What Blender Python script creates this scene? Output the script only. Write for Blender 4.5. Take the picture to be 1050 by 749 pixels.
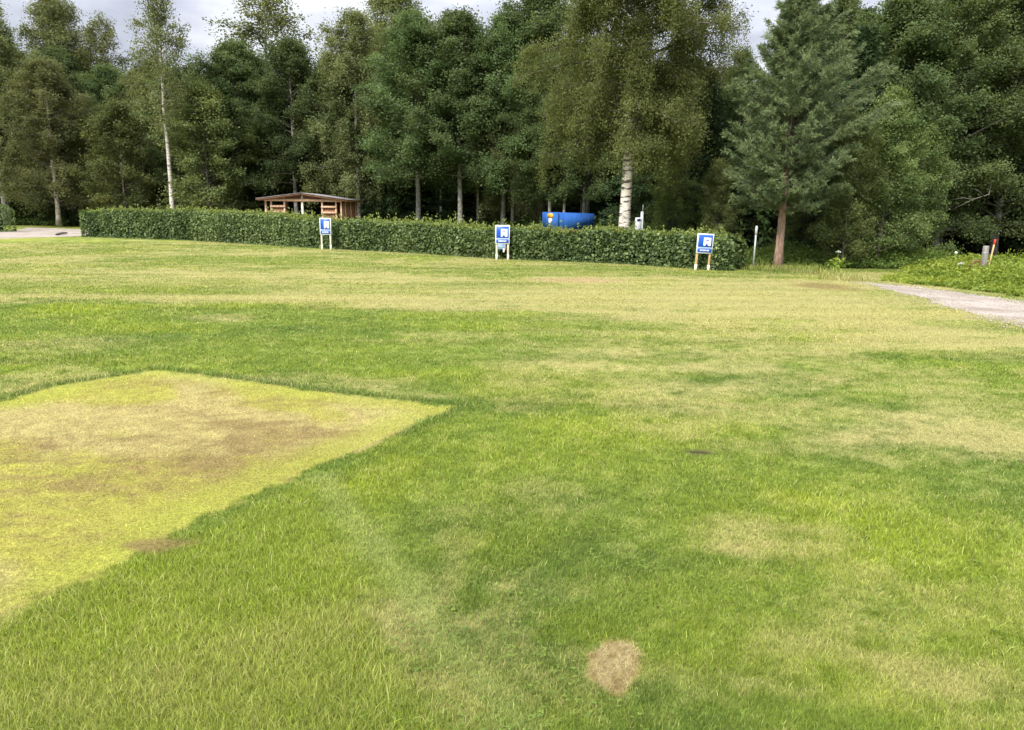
import bpy, math, random
import numpy as np
R = math.radians
for o in list(bpy.data.objects): bpy.data.objects.remove(o)
S = bpy.context.scene
COL = S.collection
# ------------------------------------------------------------------ camera, sky, sun, exposure
F_PX, PITCH, ROLL, EYE = 775.0, R(11.63), R(0.77), 1.6
from mathutils import Matrix, Vector, Euler
cd = bpy.data.cameras.new('camera'); cam = bpy.data.objects.new('camera', cd); COL.objects.link(cam)
cd.sensor_width = 36; cd.lens = 36 * F_PX / 1050; cd.clip_start = 0.05; cd.clip_end = 5000
cam.matrix_world = Matrix.Translation((0, 0, EYE)) @ Matrix.Rotation(math.pi/2 - PITCH, 4, 'X') @ Matrix.Rotation(ROLL, 4, 'Z')
S.camera = cam
SUN_EL, SUN_AZ = R(42), R(212)          # azimuth clockwise from +Y (the view direction): behind the camera, to the left
W = bpy.data.worlds.new('World'); S.world = W; W.use_nodes = True
nt = W.node_tree; nt.nodes.clear()
def N(nt, typ, **kw):
    n = nt.nodes.new(typ)
    for k, v in kw.items():
        if k.startswith('i_'):
            key = k[2:]; key = int(key) if key.isdigit() else key.replace('_', ' ')
            n.inputs[key].default_value = v
        else: setattr(n, k, v)
    return n
def ramp(nt, stops, src=None, interp='LINEAR'):
    n = nt.nodes.new('ShaderNodeValToRGB'); e = n.color_ramp.elements; n.color_ramp.interpolation = interp
    while len(e) > 1: e.remove(e[-1])
    for i, (p, c) in enumerate(stops):
        x = e[0] if i == 0 else e.new(p)
        x.position = p; x.color = (*c, 1) if len(c) == 3 else c
    if src is not None: nt.links.new(src, n.inputs[0])
    return n
sky = N(nt, 'ShaderNodeTexSky', sky_type='NISHITA', sun_disc=False, sun_elevation=SUN_EL, sun_rotation=SUN_AZ)
tc = N(nt, 'ShaderNodeTexCoord')
sep = N(nt, 'ShaderNodeSeparateXYZ'); nt.links.new(tc.outputs['Generated'], sep.inputs[0])
mp = N(nt, 'ShaderNodeMapping'); mp.inputs['Scale'].default_value = (1, 1, 2.6); nt.links.new(tc.outputs['Generated'], mp.inputs[0])
ns = N(nt, 'ShaderNodeTexNoise', i_Scale=5.5, i_Detail=6.0, i_Roughness=0.55); nt.links.new(mp.outputs[0], ns.inputs['Vector'])
cl = ramp(nt, [(0.36, (5.5, 5.75, 6.6)), (0.50, (7.3, 7.55, 8.3)), (0.64, (9.8, 10.0, 10.4))], ns.outputs[0])     # grey cloud deck, brighter gaps
gz = ramp(nt, [(0.0, (0.9, 0.9, 0.9)), (0.2, (0.76, 0.76, 0.78)), (0.5, (2.2, 2.2, 2.2)), (1.0, (3.3, 3.3, 3.3))], sep.outputs[2])  # the overcast sky is brightest overhead
mul = N(nt, 'ShaderNodeMix', data_type='RGBA', blend_type='MULTIPLY'); mul.inputs[0].default_value = 1
nt.links.new(cl.outputs[0], mul.inputs[6]); nt.links.new(gz.outputs[0], mul.inputs[7])
mx = N(nt, 'ShaderNodeMix', data_type='RGBA'); mx.inputs[0].default_value = 0.88
nt.links.new(sky.outputs[0], mx.inputs[6]); nt.links.new(mul.outputs[2], mx.inputs[7])
bg = N(nt, 'ShaderNodeBackground', i_Strength=0.085); nt.links.new(mx.outputs[2], bg.inputs[0])
wo = N(nt, 'ShaderNodeOutputWorld'); nt.links.new(bg.outputs[0], wo.inputs[0])
sd = bpy.data.lights.new('sun', 'SUN'); sd.energy = 3.4; sd.angle = R(12); sd.color = (1, 0.95, 0.86)
sun = bpy.data.objects.new('sun', sd); COL.objects.link(sun)
sv = Vector((math.sin(SUN_AZ)*math.cos(SUN_EL), math.cos(SUN_AZ)*math.cos(SUN_EL), math.sin(SUN_EL)))
sun.rotation_euler = sv.to_track_quat('Z', 'Y').to_euler(); sun.location = (-12, -16, 30)
S.view_settings.view_transform = 'Standard'; S.view_settings.look = 'None'
S.view_settings.exposure = 0.74; S.view_settings.gamma = 1; S.view_settings.use_curve_mapping = False
S.render.engine = 'CYCLES'
S.cycles.max_bounces = 8; S.cycles.diffuse_bounces = 5; S.cycles.glossy_bounces = 2; S.cycles.transmission_bounces = 5
S.cycles.use_denoising = True

# ------------------------------------------------------------------ where a spot of the photograph lies on the ground
def ray(u, v):
    a, b = (u-525)/F_PX, (v-374.5)/F_PX
    A = a*math.cos(ROLL)+b*math.sin(ROLL); B = -a*math.sin(ROLL)+b*math.cos(ROLL)
    return A, math.cos(PITCH)-B*math.sin(PITCH), -math.sin(PITCH)-B*math.cos(PITCH)
def G(u, v, z=0.0):
    x, y, w = ray(u, v); t = (z-EYE)/w
    return (x*t, y*t)
def at(u, v, Y):
    x, y, w = ray(u, v); t = Y/y
    return (x*t, EYE+w*t)

# ------------------------------------------------------------------ helpers
def hash2(i, j, s):
    h = np.sin(i*127.1 + j*311.7 + s*74.7)*43758.5453
    return h - np.floor(h)
def vn(x, y, s=0):
    i, j = np.floor(x), np.floor(y); fx, fy = x-i, y-j
    fx = fx*fx*(3-2*fx); fy = fy*fy*(3-2*fy)
    a = hash2(i, j, s); b = hash2(i+1, j, s); c = hash2(i, j+1, s); d = hash2(i+1, j+1, s)
    return (a*(1-fx)+b*fx)*(1-fy)+(c*(1-fx)+d*fx)*fy
def fbm(x, y, s=0, o=4):
    r = 0; a = 0.5; t = 0
    for k in range(o):
        r = r + a*vn(x, y, s+k*13); t += a; a *= 0.5; x = x*2.03+5.1; y = y*2.03-3.7
    return r/t
def sst(a, b, x):
    t = np.clip((x-a)/(b-a), 0, 1); return t*t*(3-2*t)
def inpoly(px, py, poly):
    n = len(poly); c = np.zeros(px.shape, bool); j = n-1
    for i in range(n):
        xi, yi = poly[i]; xj, yj = poly[j]
        if yi != yj: c ^= ((yi > py) != (yj > py)) & (px < (xj-xi)*(py-yi)/(yj-yi)+xi)
        j = i
    return c
def pdist(px, py, pts, closed=True):
    d = np.full(px.shape, 1e9); n = len(pts)
    for i in range(n if closed else n-1):
        ax, ay = pts[i]; bx, by = pts[(i+1) % n]; ex, ey = bx-ax, by-ay
        t = np.clip(((px-ax)*ex+(py-ay)*ey)/(ex*ex+ey*ey+1e-12), 0, 1)
        d = np.minimum(d, np.hypot(px-ax-t*ex, py-ay-t*ey))
    return d
def npmesh(name, V, loops, starts, mat=None, smooth=False, face=None, point=None):
    me = bpy.data.meshes.new(name)
    V = np.asarray(V, np.float32); loops = np.asarray(loops, np.int32); starts = np.asarray(starts, np.int32)
    me.vertices.add(len(V)); me.vertices.foreach_set('co', V.ravel())
    me.loops.add(len(loops)); me.loops.foreach_set('vertex_index', loops)
    me.polygons.add(len(starts)); me.polygons.foreach_set('loop_start', starts)
    if smooth: me.polygons.foreach_set('use_smooth', np.ones(len(starts), bool))
    if face is not None:
        a = me.attributes.new('tint', 'FLOAT', 'FACE'); a.data.foreach_set('value', np.asarray(face, np.float32))
    if point is not None:
        a = me.attributes.new('col', 'FLOAT_COLOR', 'POINT')
        c = np.ones((len(V), 4), np.float32); c[:, :3] = point; a.data.foreach_set('color', c.ravel())
    me.update(calc_edges=True)
    if mat: me.materials.append(mat)
    return me
def quads(name, V, Q, mat, **kw):
    Q = np.asarray(Q, np.int32); return npmesh(name, V, Q.ravel(), np.arange(len(Q))*4, mat, **kw)
def link(name, me, parent=None):
    o = bpy.data.objects.new(name, me); COL.objects.link(o)
    if parent: o.parent = parent
    return o
def tag(o, label=None, cat=None, group=None, kind=None):
    if label: o['label'] = label
    if cat: o['category'] = cat
    if group: o['group'] = group
    if kind: o['kind'] = kind
    return o
def empty(name, loc, rz=0.0, label=None, cat=None, group=None):
    o = bpy.data.objects.new(name, None); COL.objects.link(o); o.empty_display_size = 0.3
    o.location = loc; o.rotation_euler = (0, 0, rz); return tag(o, label, cat, group)
def copy_tree(o, parent=None):
    c = o.copy(); COL.objects.link(c); c.parent = parent
    for ch in list(o.children): copy_tree(ch, c)
    return c
class MB:
    """collects bevel-free boxes, tubes and prisms into one mesh"""
    def __init__(s): s.v = []; s.l = []; s.st = []
    def poly(s, pts, faces):
        b = len(s.v); s.v += [tuple(p) for p in pts]
        for f in faces: s.st.append(len(s.l)); s.l += [b+i for i in f]
        return s
    def box(s, c, d, rz=0, rot=None, ch=0.0):
        hx, hy, hz = d[0]/2, d[1]/2, d[2]/2
        M = rot if rot is not None else Matrix.Rotation(rz, 3, 'Z')
        if ch <= 0:
            P = [Vector((x, y, z)) for z in (-hz, hz) for x, y in ((-hx, -hy), (hx, -hy), (hx, hy), (-hx, hy))]
            Fc = [(3, 2, 1, 0), (4, 5, 6, 7), (0, 1, 5, 4), (1, 2, 6, 5), (2, 3, 7, 6), (3, 0, 4, 7)]
        else:
            ring = [(-hx+ch, -hy), (hx-ch, -hy), (hx, -hy+ch), (hx, hy-ch), (hx-ch, hy), (-hx+ch, hy), (-hx, hy-ch), (-hx, -hy+ch)]
            ins = [(x*(hx-ch)/hx, y*(hy-ch)/hy) for x, y in ring]
            P = [Vector((x, y, z)) for rr, z in ((ins, -hz), (ring, -hz+ch), (ring, hz-ch), (ins, hz)) for x, y in rr]
            Fc = [tuple(range(7, -1, -1)), tuple(range(24, 32))]
            for k in range(3):
                for i in range(8): j = (i+1) % 8; Fc.append((k*8+i, k*8+j, k*8+8+j, k*8+8+i))
        return s.poly([M @ p + Vector(c) for p in P], Fc)
    def bar(s, a, b, w, h=None, ch=0.0):
        a, b = Vector(a), Vector(b); q = (b-a).to_track_quat('X', 'Z').to_matrix()
        return s.box((a+b)/2, ((b-a).length, w, h or w), rot=q, ch=ch)
    def tube(s, pts, rad, n=8, cap=True):
        pts = [Vector(p) for p in pts]; rad = rad if hasattr(rad, '__len__') else [rad]*len(pts)
        P = []; k = len(pts)
        for i, p in enumerate(pts):
            t = (pts[min(i+1, k-1)]-pts[max(i-1, 0)]).normalized()
            a = t.cross(Vector((0.13, 0.97, 0.2))).normalized(); b = t.cross(a)
            for j in range(n):
                w = 2*math.pi*j/n; P.append(p+(a*math.cos(w)+b*math.sin(w))*rad[i])
        Fc = [(i*n+j, i*n+(j+1) % n, (i+1)*n+(j+1) % n, (i+1)*n+j) for i in range(k-1) for j in range(n)]
        if cap: Fc += [tuple(range(n-1, -1, -1)), tuple((k-1)*n+j for j in range(n))]
        return s.poly(P, Fc)
    def build(s, name, mat, parent=None, smooth=False):
        me = npmesh(name, s.v, s.l, s.st, mat, smooth)
        return link(name, me, parent)

# ------------------------------------------------------------------ materials
def newmat(name):
    m = bpy.data.materials.new(name); m.use_nodes = True; m.node_tree.nodes.clear()
    o = m.node_tree.nodes.new('ShaderNodeOutputMaterial'); return m, m.node_tree, o
def leafmat(name, dark, light, trans=0.42, rough=0.5, spec=0.35, hue=0.04):
    m, t, o = newmat(name)
    at_ = N(t, 'ShaderNodeAttribute', attribute_name='tint')
    r = ramp(t, [(0, dark), (1, light)], at_.outputs['Fac'])
    oi = N(t, 'ShaderNodeObjectInfo')
    hs = N(t, 'ShaderNodeHueSaturation')
    mr = N(t, 'ShaderNodeMapRange', i_3=0.5-hue*0.6, i_4=0.5+hue*0.4); t.links.new(oi.outputs['Random'], mr.inputs[0])
    mv = N(t, 'ShaderNodeMapRange', i_3=0.8, i_4=1.22); t.links.new(oi.outputs['Random'], mv.inputs[0])
    t.links.new(mr.outputs[0], hs.inputs['Hue']); t.links.new(mv.outputs[0], hs.inputs['Value']); t.links.new(r.outputs[0], hs.inputs['Color'])
    p = N(t, 'ShaderNodeBsdfPrincipled', i_Roughness=rough); p.inputs['Specular IOR Level'].default_value = spec
    tr = N(t, 'ShaderNodeBsdfTranslucent')
    tcx = N(t, 'ShaderNodeMix', data_type='RGBA', blend_type='MULTIPLY'); tcx.inputs[0].default_value = 1; tcx.inputs[7].default_value = (1.25, 1.15, 0.6, 1)
    t.links.new(hs.outputs[0], tcx.inputs[6]); t.links.new(tcx.outputs[2], tr.inputs[0])
    mxs = N(t, 'ShaderNodeMixShader', i_0=trans)
    t.links.new(hs.outputs[0], p.inputs['Base Color']); t.links.new(p.outputs[0], mxs.inputs[1]); t.links.new(tr.outputs[0], mxs.inputs[2]); t.links.new(mxs.outputs[0], o.inputs[0])
    return m
def surf(name, c1, c2, scale=8, rough=0.8, stretch=(1, 1, 1), bump=0.0, spec=0.3, detail=4, stops=(0.35, 0.65), metal=0.0):
    m, t, o = newmat(name)
    tcn = N(t, 'ShaderNodeTexCoord'); mpn = N(t, 'ShaderNodeMapping'); mpn.inputs['Scale'].default_value = stretch
    t.links.new(tcn.outputs['Object'], mpn.inputs[0])
    n = N(t, 'ShaderNodeTexNoise', i_Scale=scale, i_Detail=detail, i_Roughness=0.6); t.links.new(mpn.outputs[0], n.inputs['Vector'])
    r = ramp(t, [(stops[0], c1), (stops[1], c2)], n.outputs[0])
    p = N(t, 'ShaderNodeBsdfPrincipled', i_Roughness=rough, i_Metallic=metal); p.inputs['Specular IOR Level'].default_value = spec
    t.links.new(r.outputs[0], p.inputs['Base Color'])
    if bump:
        b = N(t, 'ShaderNodeBump', i_Strength=bump, i_Distance=0.02); t.links.new(n.outputs[0], b.inputs['Height']); t.links.new(b.outputs[0], p.inputs['Normal'])
    t.links.new(p.outputs[0], o.inputs[0]); return m
def birchbark(name, white, dark, thr=0.56):
    m, t, o = newmat(name)
    tcn = N(t, 'ShaderNodeTexCoord'); mpn = N(t, 'ShaderNodeMapping'); mpn.inputs['Scale'].default_value = (2.2, 2.2, 9)
    t.links.new(tcn.outputs['Object'], mpn.inputs[0])
    n = N(t, 'ShaderNodeTexNoise', i_Scale=1.7, i_Detail=5, i_Roughness=0.62); t.links.new(mpn.outputs[0], n.inputs['Vector'])
    n2 = N(t, 'ShaderNodeTexNoise', i_Scale=3.0, i_Detail=3); t.links.new(tcn.outputs['Object'], n2.inputs['Vector'])
    r = ramp(t, [(0.0, white), (thr-0.06, white), (thr+0.03, dark), (1, dark)], n.outputs[0])
    r2 = ramp(t, [(0.3, (0.72, 0.68, 0.62)), (0.7, (1, 1, 1))], n2.outputs[0])
    mm = N(t, 'ShaderNodeMix', data_type='RGBA', blend_type='MULTIPLY'); mm.inputs[0].default_value = 1
    t.links.new(r.outputs[0], mm.inputs[6]); t.links.new(r2.outputs[0], mm.inputs[7])
    p = N(t, 'ShaderNodeBsdfPrincipled', i_Roughness=0.8); t.links.new(mm.outputs[2], p.inputs['Base Color'])
    b = N(t, 'ShaderNodeBump', i_Strength=0.6, i_Distance=0.02); t.links.new(n.outputs[0], b.inputs['Height']); t.links.new(b.outputs[0], p.inputs['Normal'])
    t.links.new(p.outputs[0], o.inputs[0]); return m
M = {}
M['alder'] = leafmat('alder leaf', (0.042, 0.070, 0.025), (0.130, 0.178, 0.072), spec=0.12, hue=0.025)
M['near'] = leafmat('near alder leaf', (0.046, 0.074, 0.026), (0.150, 0.198, 0.076), spec=0.12, hue=0.025)
M['olive'] = leafmat('birch leaf', (0.076, 0.098, 0.041), (0.205, 0.230, 0.100), spec=0.12, hue=0.02)
M['hero'] = leafmat('garden birch leaf', (0.070, 0.090, 0.028), (0.195, 0.220, 0.078), hue=0.0, spec=0.12)
M['brown'] = leafmat('rowan leaf', (0.056, 0.080, 0.028), (0.160, 0.185, 0.066), spec=0.12, hue=0.02)
M['willow'] = leafmat('willow leaf', (0.052, 0.084, 0.026), (0.180, 0.225, 0.080), spec=0.12, hue=0.03)
M['spruce'] = leafmat('spruce needle', (0.022, 0.042, 0.017), (0.056, 0.090, 0.034), trans=0.1, spec=0.1, hue=0.02)
M['pine'] = leafmat('pine needle', (0.064, 0.098, 0.046), (0.205, 0.255, 0.120), trans=0.2, hue=0.0, spec=0.15)
M['hedge'] = leafmat('hedge leaf', (0.026, 0.060, 0.015), (0.215, 0.290, 0.100), trans=0.25, spec=0.3, rough=0.5, hue=0)
M['shoot'] = leafmat('hedge shoot leaf', (0.10, 0.155, 0.035), (0.26, 0.31, 0.085), trans=0.35, hue=0, spec=0.15)
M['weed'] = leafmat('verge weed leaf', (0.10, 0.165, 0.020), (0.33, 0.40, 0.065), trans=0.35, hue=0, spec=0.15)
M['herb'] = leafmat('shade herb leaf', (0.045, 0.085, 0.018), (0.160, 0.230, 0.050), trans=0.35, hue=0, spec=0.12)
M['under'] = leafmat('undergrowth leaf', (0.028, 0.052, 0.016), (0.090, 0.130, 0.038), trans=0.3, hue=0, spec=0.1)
M['bark'] = surf('grey bark', (0.06, 0.05, 0.042), (0.17, 0.15, 0.13), 6, 0.9, (3, 3, 0.6), 0.7)
M['palebark'] = surf('pale forest bark', (0.10, 0.095, 0.085), (0.30, 0.29, 0.27), 3, 0.85, (2, 2, 1.4), 0.4)
M['pinebark'] = surf('pine bark', (0.16, 0.095, 0.065), (0.36, 0.25, 0.19), 5, 0.9, (3.2, 3.2, 0.9), 0.9)
M['birch'] = birchbark('birch bark', (0.70, 0.66, 0.60), (0.055, 0.046, 0.04))
M['birch2'] = birchbark('slim birch bark', (0.55, 0.52, 0.48), (0.08, 0.07, 0.06), 0.6)
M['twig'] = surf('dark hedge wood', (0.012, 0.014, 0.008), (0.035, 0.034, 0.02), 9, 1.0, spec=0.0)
M['deadwood'] = surf('dead grey wood', (0.12, 0.10, 0.085), (0.22, 0.19, 0.165), 9, 0.9)

# ------------------------------------------------------------------ the lawn's wear, laid out in metres on the ground
PATCH = [G(470, 416), G(400, 409), G(330, 402), G(165, 379), G(60, 395), G(0, 411), (-5.2, 5.6), (-4.4, 2.6), (-2.25, 2.35), G(0, 634), G(128, 577), G(215, 530), G(335, 478)]
SPOT = [G(602, 690), G(604, 672), G(622, 658), G(645, 655), G(660, 672), G(656, 690), G(645, 706), G(633, 713), G(612, 706)]
LONG = [G(-30, 655), G(128, 580), G(325, 488), G(372, 620), G(470, 749), G(540, 820), G(-200, 820)]
def ell(u, v, ru, rv):
    x, y = G(u, v); x1, _ = G(u+ru, v); _, yb = G(u, v+rv); _, yt = G(u, v-rv)
    return x, y, abs(x1-x), abs(yt-yb)/2
# (ellipse, how dry): straw-dry areas of the mown grass, then lush ones
DRY = [(ell(800, 315, 330, 26), 0.62), (ell(590, 287, 60, 5), 0.8), (ell(70, 265, 60, 5), 0.6), (ell(700, 300, 260, 16), 0.45), (ell(240, 288, 300, 12), 0.35),
       (ell(230, 328, 45, 6), 0.55), (ell(430, 305, 200, 14), 0.40), (ell(60, 355, 90, 14), 0.35), (ell(800, 560, 90, 30), 0.55), (ell(640, 375, 120, 12), 0.3),
       (ell(960, 700, 120, 30), 0.45), (ell(770, 690, 60, 30), 0.25), (ell(1000, 440, 90, 40), 0.3), (ell(980, 350, 120, 22), 0.5), (ell(760, 575, 40, 14), 0.4),
       (ell(455, 600, 40, 60), 0.35), (ell(560, 520, 60, 25), 0.28), (ell(260, 660, 150, 50), 0.22), (ell(850, 292, 60, 7), 0.55), (ell(480, 545, 90, 20), 0.2),
       (ell(130, 700, 160, 40), 0.25), (ell(900, 600, 60, 20), 0.25), (ell(700, 465, 120, 8), 0.12)]
LUSH = [(ell(90, 316, 110, 6), 0.9), (ell(420, 380, 250, 16), 0.4), (ell(370, 500, 60, 50), 0.7), (ell(520, 560, 70, 60), 0.55), (ell(660, 440, 160, 30), 0.3),
        (ell(220, 630, 240, 90), 0.55), (ell(590, 660, 30, 25), 0.6), (ell(830, 515, 50, 10), 0.5), (ell(110, 300, 160, 10), 0.35), (ell(960, 560, 80, 40), 0.2)]
ROADR = [G(880, 289.5), G(905, 296), G(930, 303), G(980, 318), G(1050, 337), G(1120, 356), (14, 6.5), (26, 8), (26, 15.5), G(1120, 317), G(1050, 309.5), G(985, 300), G(930, 294)]
ROADL = [G(-160, 250), G(-40, 246.5), G(0, 245), G(40, 243.6), G(74, 242.9), (-22.3, 41.5), (-18.3, 40.5), (-5, 33.5), (-5, 38), (-17, 44.5), (-22, 47.8), G(80, 235.2), G(50, 234), G(22, 233.2), G(26, 235), G(14, 237), G(-10, 239), G(-60, 241.5), G(-160, 244)]
HEDGE = [(-20.9, 38.3), (-17.9, 37.0), (-14.55, 35.75), (-11.0, 33.2), (-7.3, 30.55), (-3.3, 28.1), (-0.1, 25.55), (3.8, 23.95), (6.0, 21.75)]
EDGE = [(-80, 60), (-46, 58), (-30, 55), (-21, 50.5), (-8, 47.5), (-1, 44), (3.5, 36), (6.5, 27.5), (9.5, 23.2), (12.5, 23.0), (17, 26.5), (24, 29), (45, 30), (80, 30)]
def side_of_edge(x, y):   # > 0 inside the forest
    ex = np.array([p[0] for p in EDGE]); ey = np.array([p[1] for p in EDGE])
    return y-np.interp(x, ex, ey)
GREEN = np.array((0.165, 0.222, 0.036)); LUSHC = np.array((0.255, 0.315, 0.032)); DEEP = np.array((0.100, 0.160, 0.030))
STRAW = np.array((0.410, 0.370, 0.145)); YEL = np.array((0.345, 0.325, 0.070)); BROWN = np.array((0.270, 0.200, 0.082)); SOIL = np.array((0.060, 0.048, 0.032))
def mixc(a, b, t): return a*(1-t[:, None])+b*t[:, None]
def lawn(x, y):
    """colour, blade length, dryness at points of the ground (world metres)"""
    n6 = fbm(x*15, y*17, 131, 2)
    n1 = fbm(x*0.35, y*0.55, 3, 4); n2 = fbm(x*1.6, y*2.2, 17, 4); n3 = fbm(x*6, y*7, 29, 3); n4 = fbm(x*0.11+y*0.04, y*0.75, 41, 4)
    wx = x+(n2-0.5)*0.5; wy = y+(n1-0.5)*0.6
    dry = np.clip((n1-0.52)*1.3+(n2-0.5)*1.3+(n4-0.52)*1.5+0.15, 0, 0.8)
    far = sst(9, 17, y); dry = dry*(1+0.3*far)+0.20*far
    lush = np.clip((fbm(x*0.6, y*0.8, 71, 3)-0.5)*2.2+(n3-0.5)*0.6, 0, 0.8)
    for (cx, cy, rx, ry), s in DRY:
        q = np.hypot((wx-cx)/rx, (wy-cy)/ry)+(n3-0.5)*0.5; dry = dry+s*(1-sst(0.35, 1.15, q))*(0.55+0.9*n2)
    for (cx, cy, rx, ry), s in LUSH:
        q = np.hypot((wx-cx)/rx, (wy-cy)/ry); w = s*(1-sst(0.3, 1.2, q)); lush = lush+w*0.8; dry = dry*(1-0.6*w)
    dry = np.clip(dry*(0.75+0.5*n6)+(n3-0.5)*0.75+(n6-0.5)*0.45, 0, 1); lush = np.clip(lush, 0, 1)
    c = mixc(GREEN+np.zeros((len(x), 3)), LUSHC, lush)
    c = mixc(c, DEEP, np.clip((fbm(x*0.9, y*1.3, 91, 3)-0.55)*3.0, 0, 0.75)*(1-lush*0.7))
    c = c*(0.80+0.40*n6+0.25*(n3-0.5))[:, None]; c = mixc(c, STRAW*np.array((1.0, 0.97, 1.05)), dry*0.76)
    ln = 0.025+0.009*(n2-0.5)+0.014*lush-0.012*dry
    # mower streaks: slightly lighter and darker lanes side by side
    lane = np.sin((y-0.10*x+0.25*(n1-0.5))*2*np.pi/1.05); c = c*(1+0.055*lane*sst(4, 8, y))[:, None]
    cx, cy, rx, ry = ell(590, 287.5, 50, 2.6); w = (1-sst(0.35, 1.2, np.hypot((x-cx)/rx, (y-cy)/ry)+(n2-0.5)*0.9))*0.75; c = mixc(c, np.array((0.40, 0.285, 0.165)), w)
    # longer wispy grass in the lower left
    inL = inpoly(x, y, LONG); dL = pdist(x, y, LONG)*np.where(inL, 1, -1); w = sst(-0.03, 0.10, dL+(n3-0.5)*0.12)
    ln = ln*(1-w)+w*(0.038+0.022*(n2-0.4)); c = mixc(c, LUSHC*np.array((0.95, 0.96, 1.1)), w*0.62); dry = dry*(1-0.6*w)
    # pale strip where the cover of the long grass ended
    a, b = G(330, 492), G(560, 790); e = np.abs(pdist(x, y, [a, b], False)); st = (1-sst(0.01, 0.13, e+(n3-0.5)*0.12+(n2-0.5)*0.1))*0.6
    c = mixc(c, np.array((0.29, 0.335, 0.095)), st)
    # the flattened yellow rectangle
    inP = inpoly(x, y, PATCH); dP = pdist(x, y, PATCH)*np.where(inP, 1, -1); w = sst(-0.03, 0.05, dP+(n3-0.5)*0.16+(n2-0.5)*0.09+(n6-0.5)*0.08)
    yc = mixc(YEL+np.zeros((len(x), 3)), np.array((0.390, 0.330, 0.130)), sst(0.42, 0.62, fbm(x*1.3+y*0.4, y*1.1, 55, 4)))
    bx, by = G(350, 440); ang = -0.72; ux, uy = (x-bx)*math.cos(ang)+(y-by)*math.sin(ang), -(x-bx)*math.sin(ang)+(y-by)*math.cos(ang)
    bl = np.hypot((x+1.75)/0.95, (y-4.75)/0.75)
    fib = fbm(x*9+y*3, y*24-x*4, 83, 4); br = np.clip(sst(0.48, 0.72, fbm(x*1.6, y*4.4, 63, 5))*0.6+(1-sst(0.2, 1.25, bl+(n2-0.5)*1.4))*0.85+(fib-0.5)*1.7+(n3-0.5)*0.5-0.06, 0, 1)
    yc = mixc(yc, BROWN*0.92, br*0.9)*(0.78+0.44*n6)[:, None]
    rim = sst(0.0, 0.05, dP)*(1-sst(0.10, 0.5, dP+(n2-0.5)*0.3)); yc = mixc(yc, np.array((0.335, 0.360, 0.060)), rim*0.62)
    c = mixc(c, yc, w); ln = ln*(1-w)+w*0.024; dry = dry*(1-w)+0.3*w; flat = w
    out = (1-sst(0.0, 0.22, -dP))*(dP < 0)*(y > 5.2); c = mixc(c, DEEP*1.05, out*0.75); ln = ln+out*0.022     # longer grass along its far edge, its shaded face painted in as deeper green
    h = np.hypot((x-G(160, 560)[0])/0.20, (y-G(160, 560)[1])/0.09); w2 = 1-sst(0.5, 1.2, h+(n3-0.5)*0.8); c = mixc(c, BROWN*0.75, w2*0.85); ln = ln*(1-0.6*w2)
    # the small scorched spot and the greener ring to its left
    inS = inpoly(x, y, SPOT); dS = pdist(x, y, SPOT)*np.where(inS, 1, -1); n5 = fbm(x*16, y*16, 151, 3)-0.5; w = sst(-0.012, 0.016, dS+n5*0.045+(n6-0.5)*0.03)
    sc = mixc(np.array((0.37, 0.30, 0.145))+np.zeros((len(x), 3)), BROWN*0.95, np.clip((fbm(x*26, y*26, 77, 3)-0.40)*3.2, 0, 0.92)); sc = mixc(sc, YEL, (1-sst(-0.01, 0.03, dS+n5*0.05))*0.4)
    c = mixc(c, sc, w); ln = ln*(1-w)+w*0.026; flat = np.maximum(flat, w*0.8)
    for u, v, rx, ry in ((717, 463, 0.11, 0.07), (10, 371, 0.25, 0.05)):                                       # bare holes
        cx, cy = G(u, v); w = 1-sst(0.4, 1.2, np.hypot((x-cx)/rx, (y-cy)/ry)+(n3-0.5)*0.6); c = mixc(c, SOIL*1.0, w); ln = ln*(1-0.93*w)
    cx, cy, rx, ry = ell(848, 294, 36, 4); w = (1-sst(0.4, 1.2, np.hypot((x-cx)/rx, (y-cy)/ry)+(n2-0.5)*0.8))*0.8; c = mixc(c, BROWN*0.8, w)
    # behind the hedge rough grass, then forest floor
    fe = side_of_edge(x, y); w = sst(-0.8, 0.8, fe+(n2-0.5)*1.6); c = mixc(c, SOIL, w); ln = ln*(1-w)
    return c, ln, dry, flat
# ------------------------------------------------------------------ ground sheet
rad = np.concatenate([[0.25], np.geomspace(0.8, 75, 430), np.geomspace(80, 1500, 24)])
ang = np.concatenate([np.linspace(-46, 46, 520), np.linspace(50, 310, 53)])*math.pi/180
na, nr = len(ang), len(rad)
RR, AA = np.meshgrid(rad, ang, indexing='ij')
gx, gy = (RR*np.sin(AA)).ravel(), (RR*np.cos(AA)).ravel()
gc, gl, gd, _ = lawn(gx, gy)
gz = (fbm(gx*0.5, gy*0.5, 5, 3)-0.5)*0.03*sst(1.0, 3, np.hypot(gx, gy))*(1-sst(6.5, 9.0, np.hypot(gx, gy)))
V = np.stack([gx, gy, gz], 1); V = np.vstack([V, [[0, 0, 0]]]); gc = np.vstack([gc, gc[:1]])
i, j = np.meshgrid(np.arange(nr-1), np.arange(na), indexing='ij'); j2 = (j+1) % na
Q = np.stack([(i*na+j).ravel(), (i*na+j2).ravel(), ((i+1)*na+j2).ravel(), ((i+1)*na+j).ravel()], 1)
T = np.stack([np.full(na, len(V)-1), (np.arange(na)+1) % na, np.arange(na)], 1)
loops = np.concatenate([Q.ravel(), T.ravel()]); starts = np.concatenate([np.arange(len(Q))*4, len(Q)*4+np.arange(na)*3])
m, t, o = newmat('turf')
a_ = N(t, 'ShaderNodeAttribute', attribute_name='col'); tcn = N(t, 'ShaderNodeTexCoord')
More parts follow.
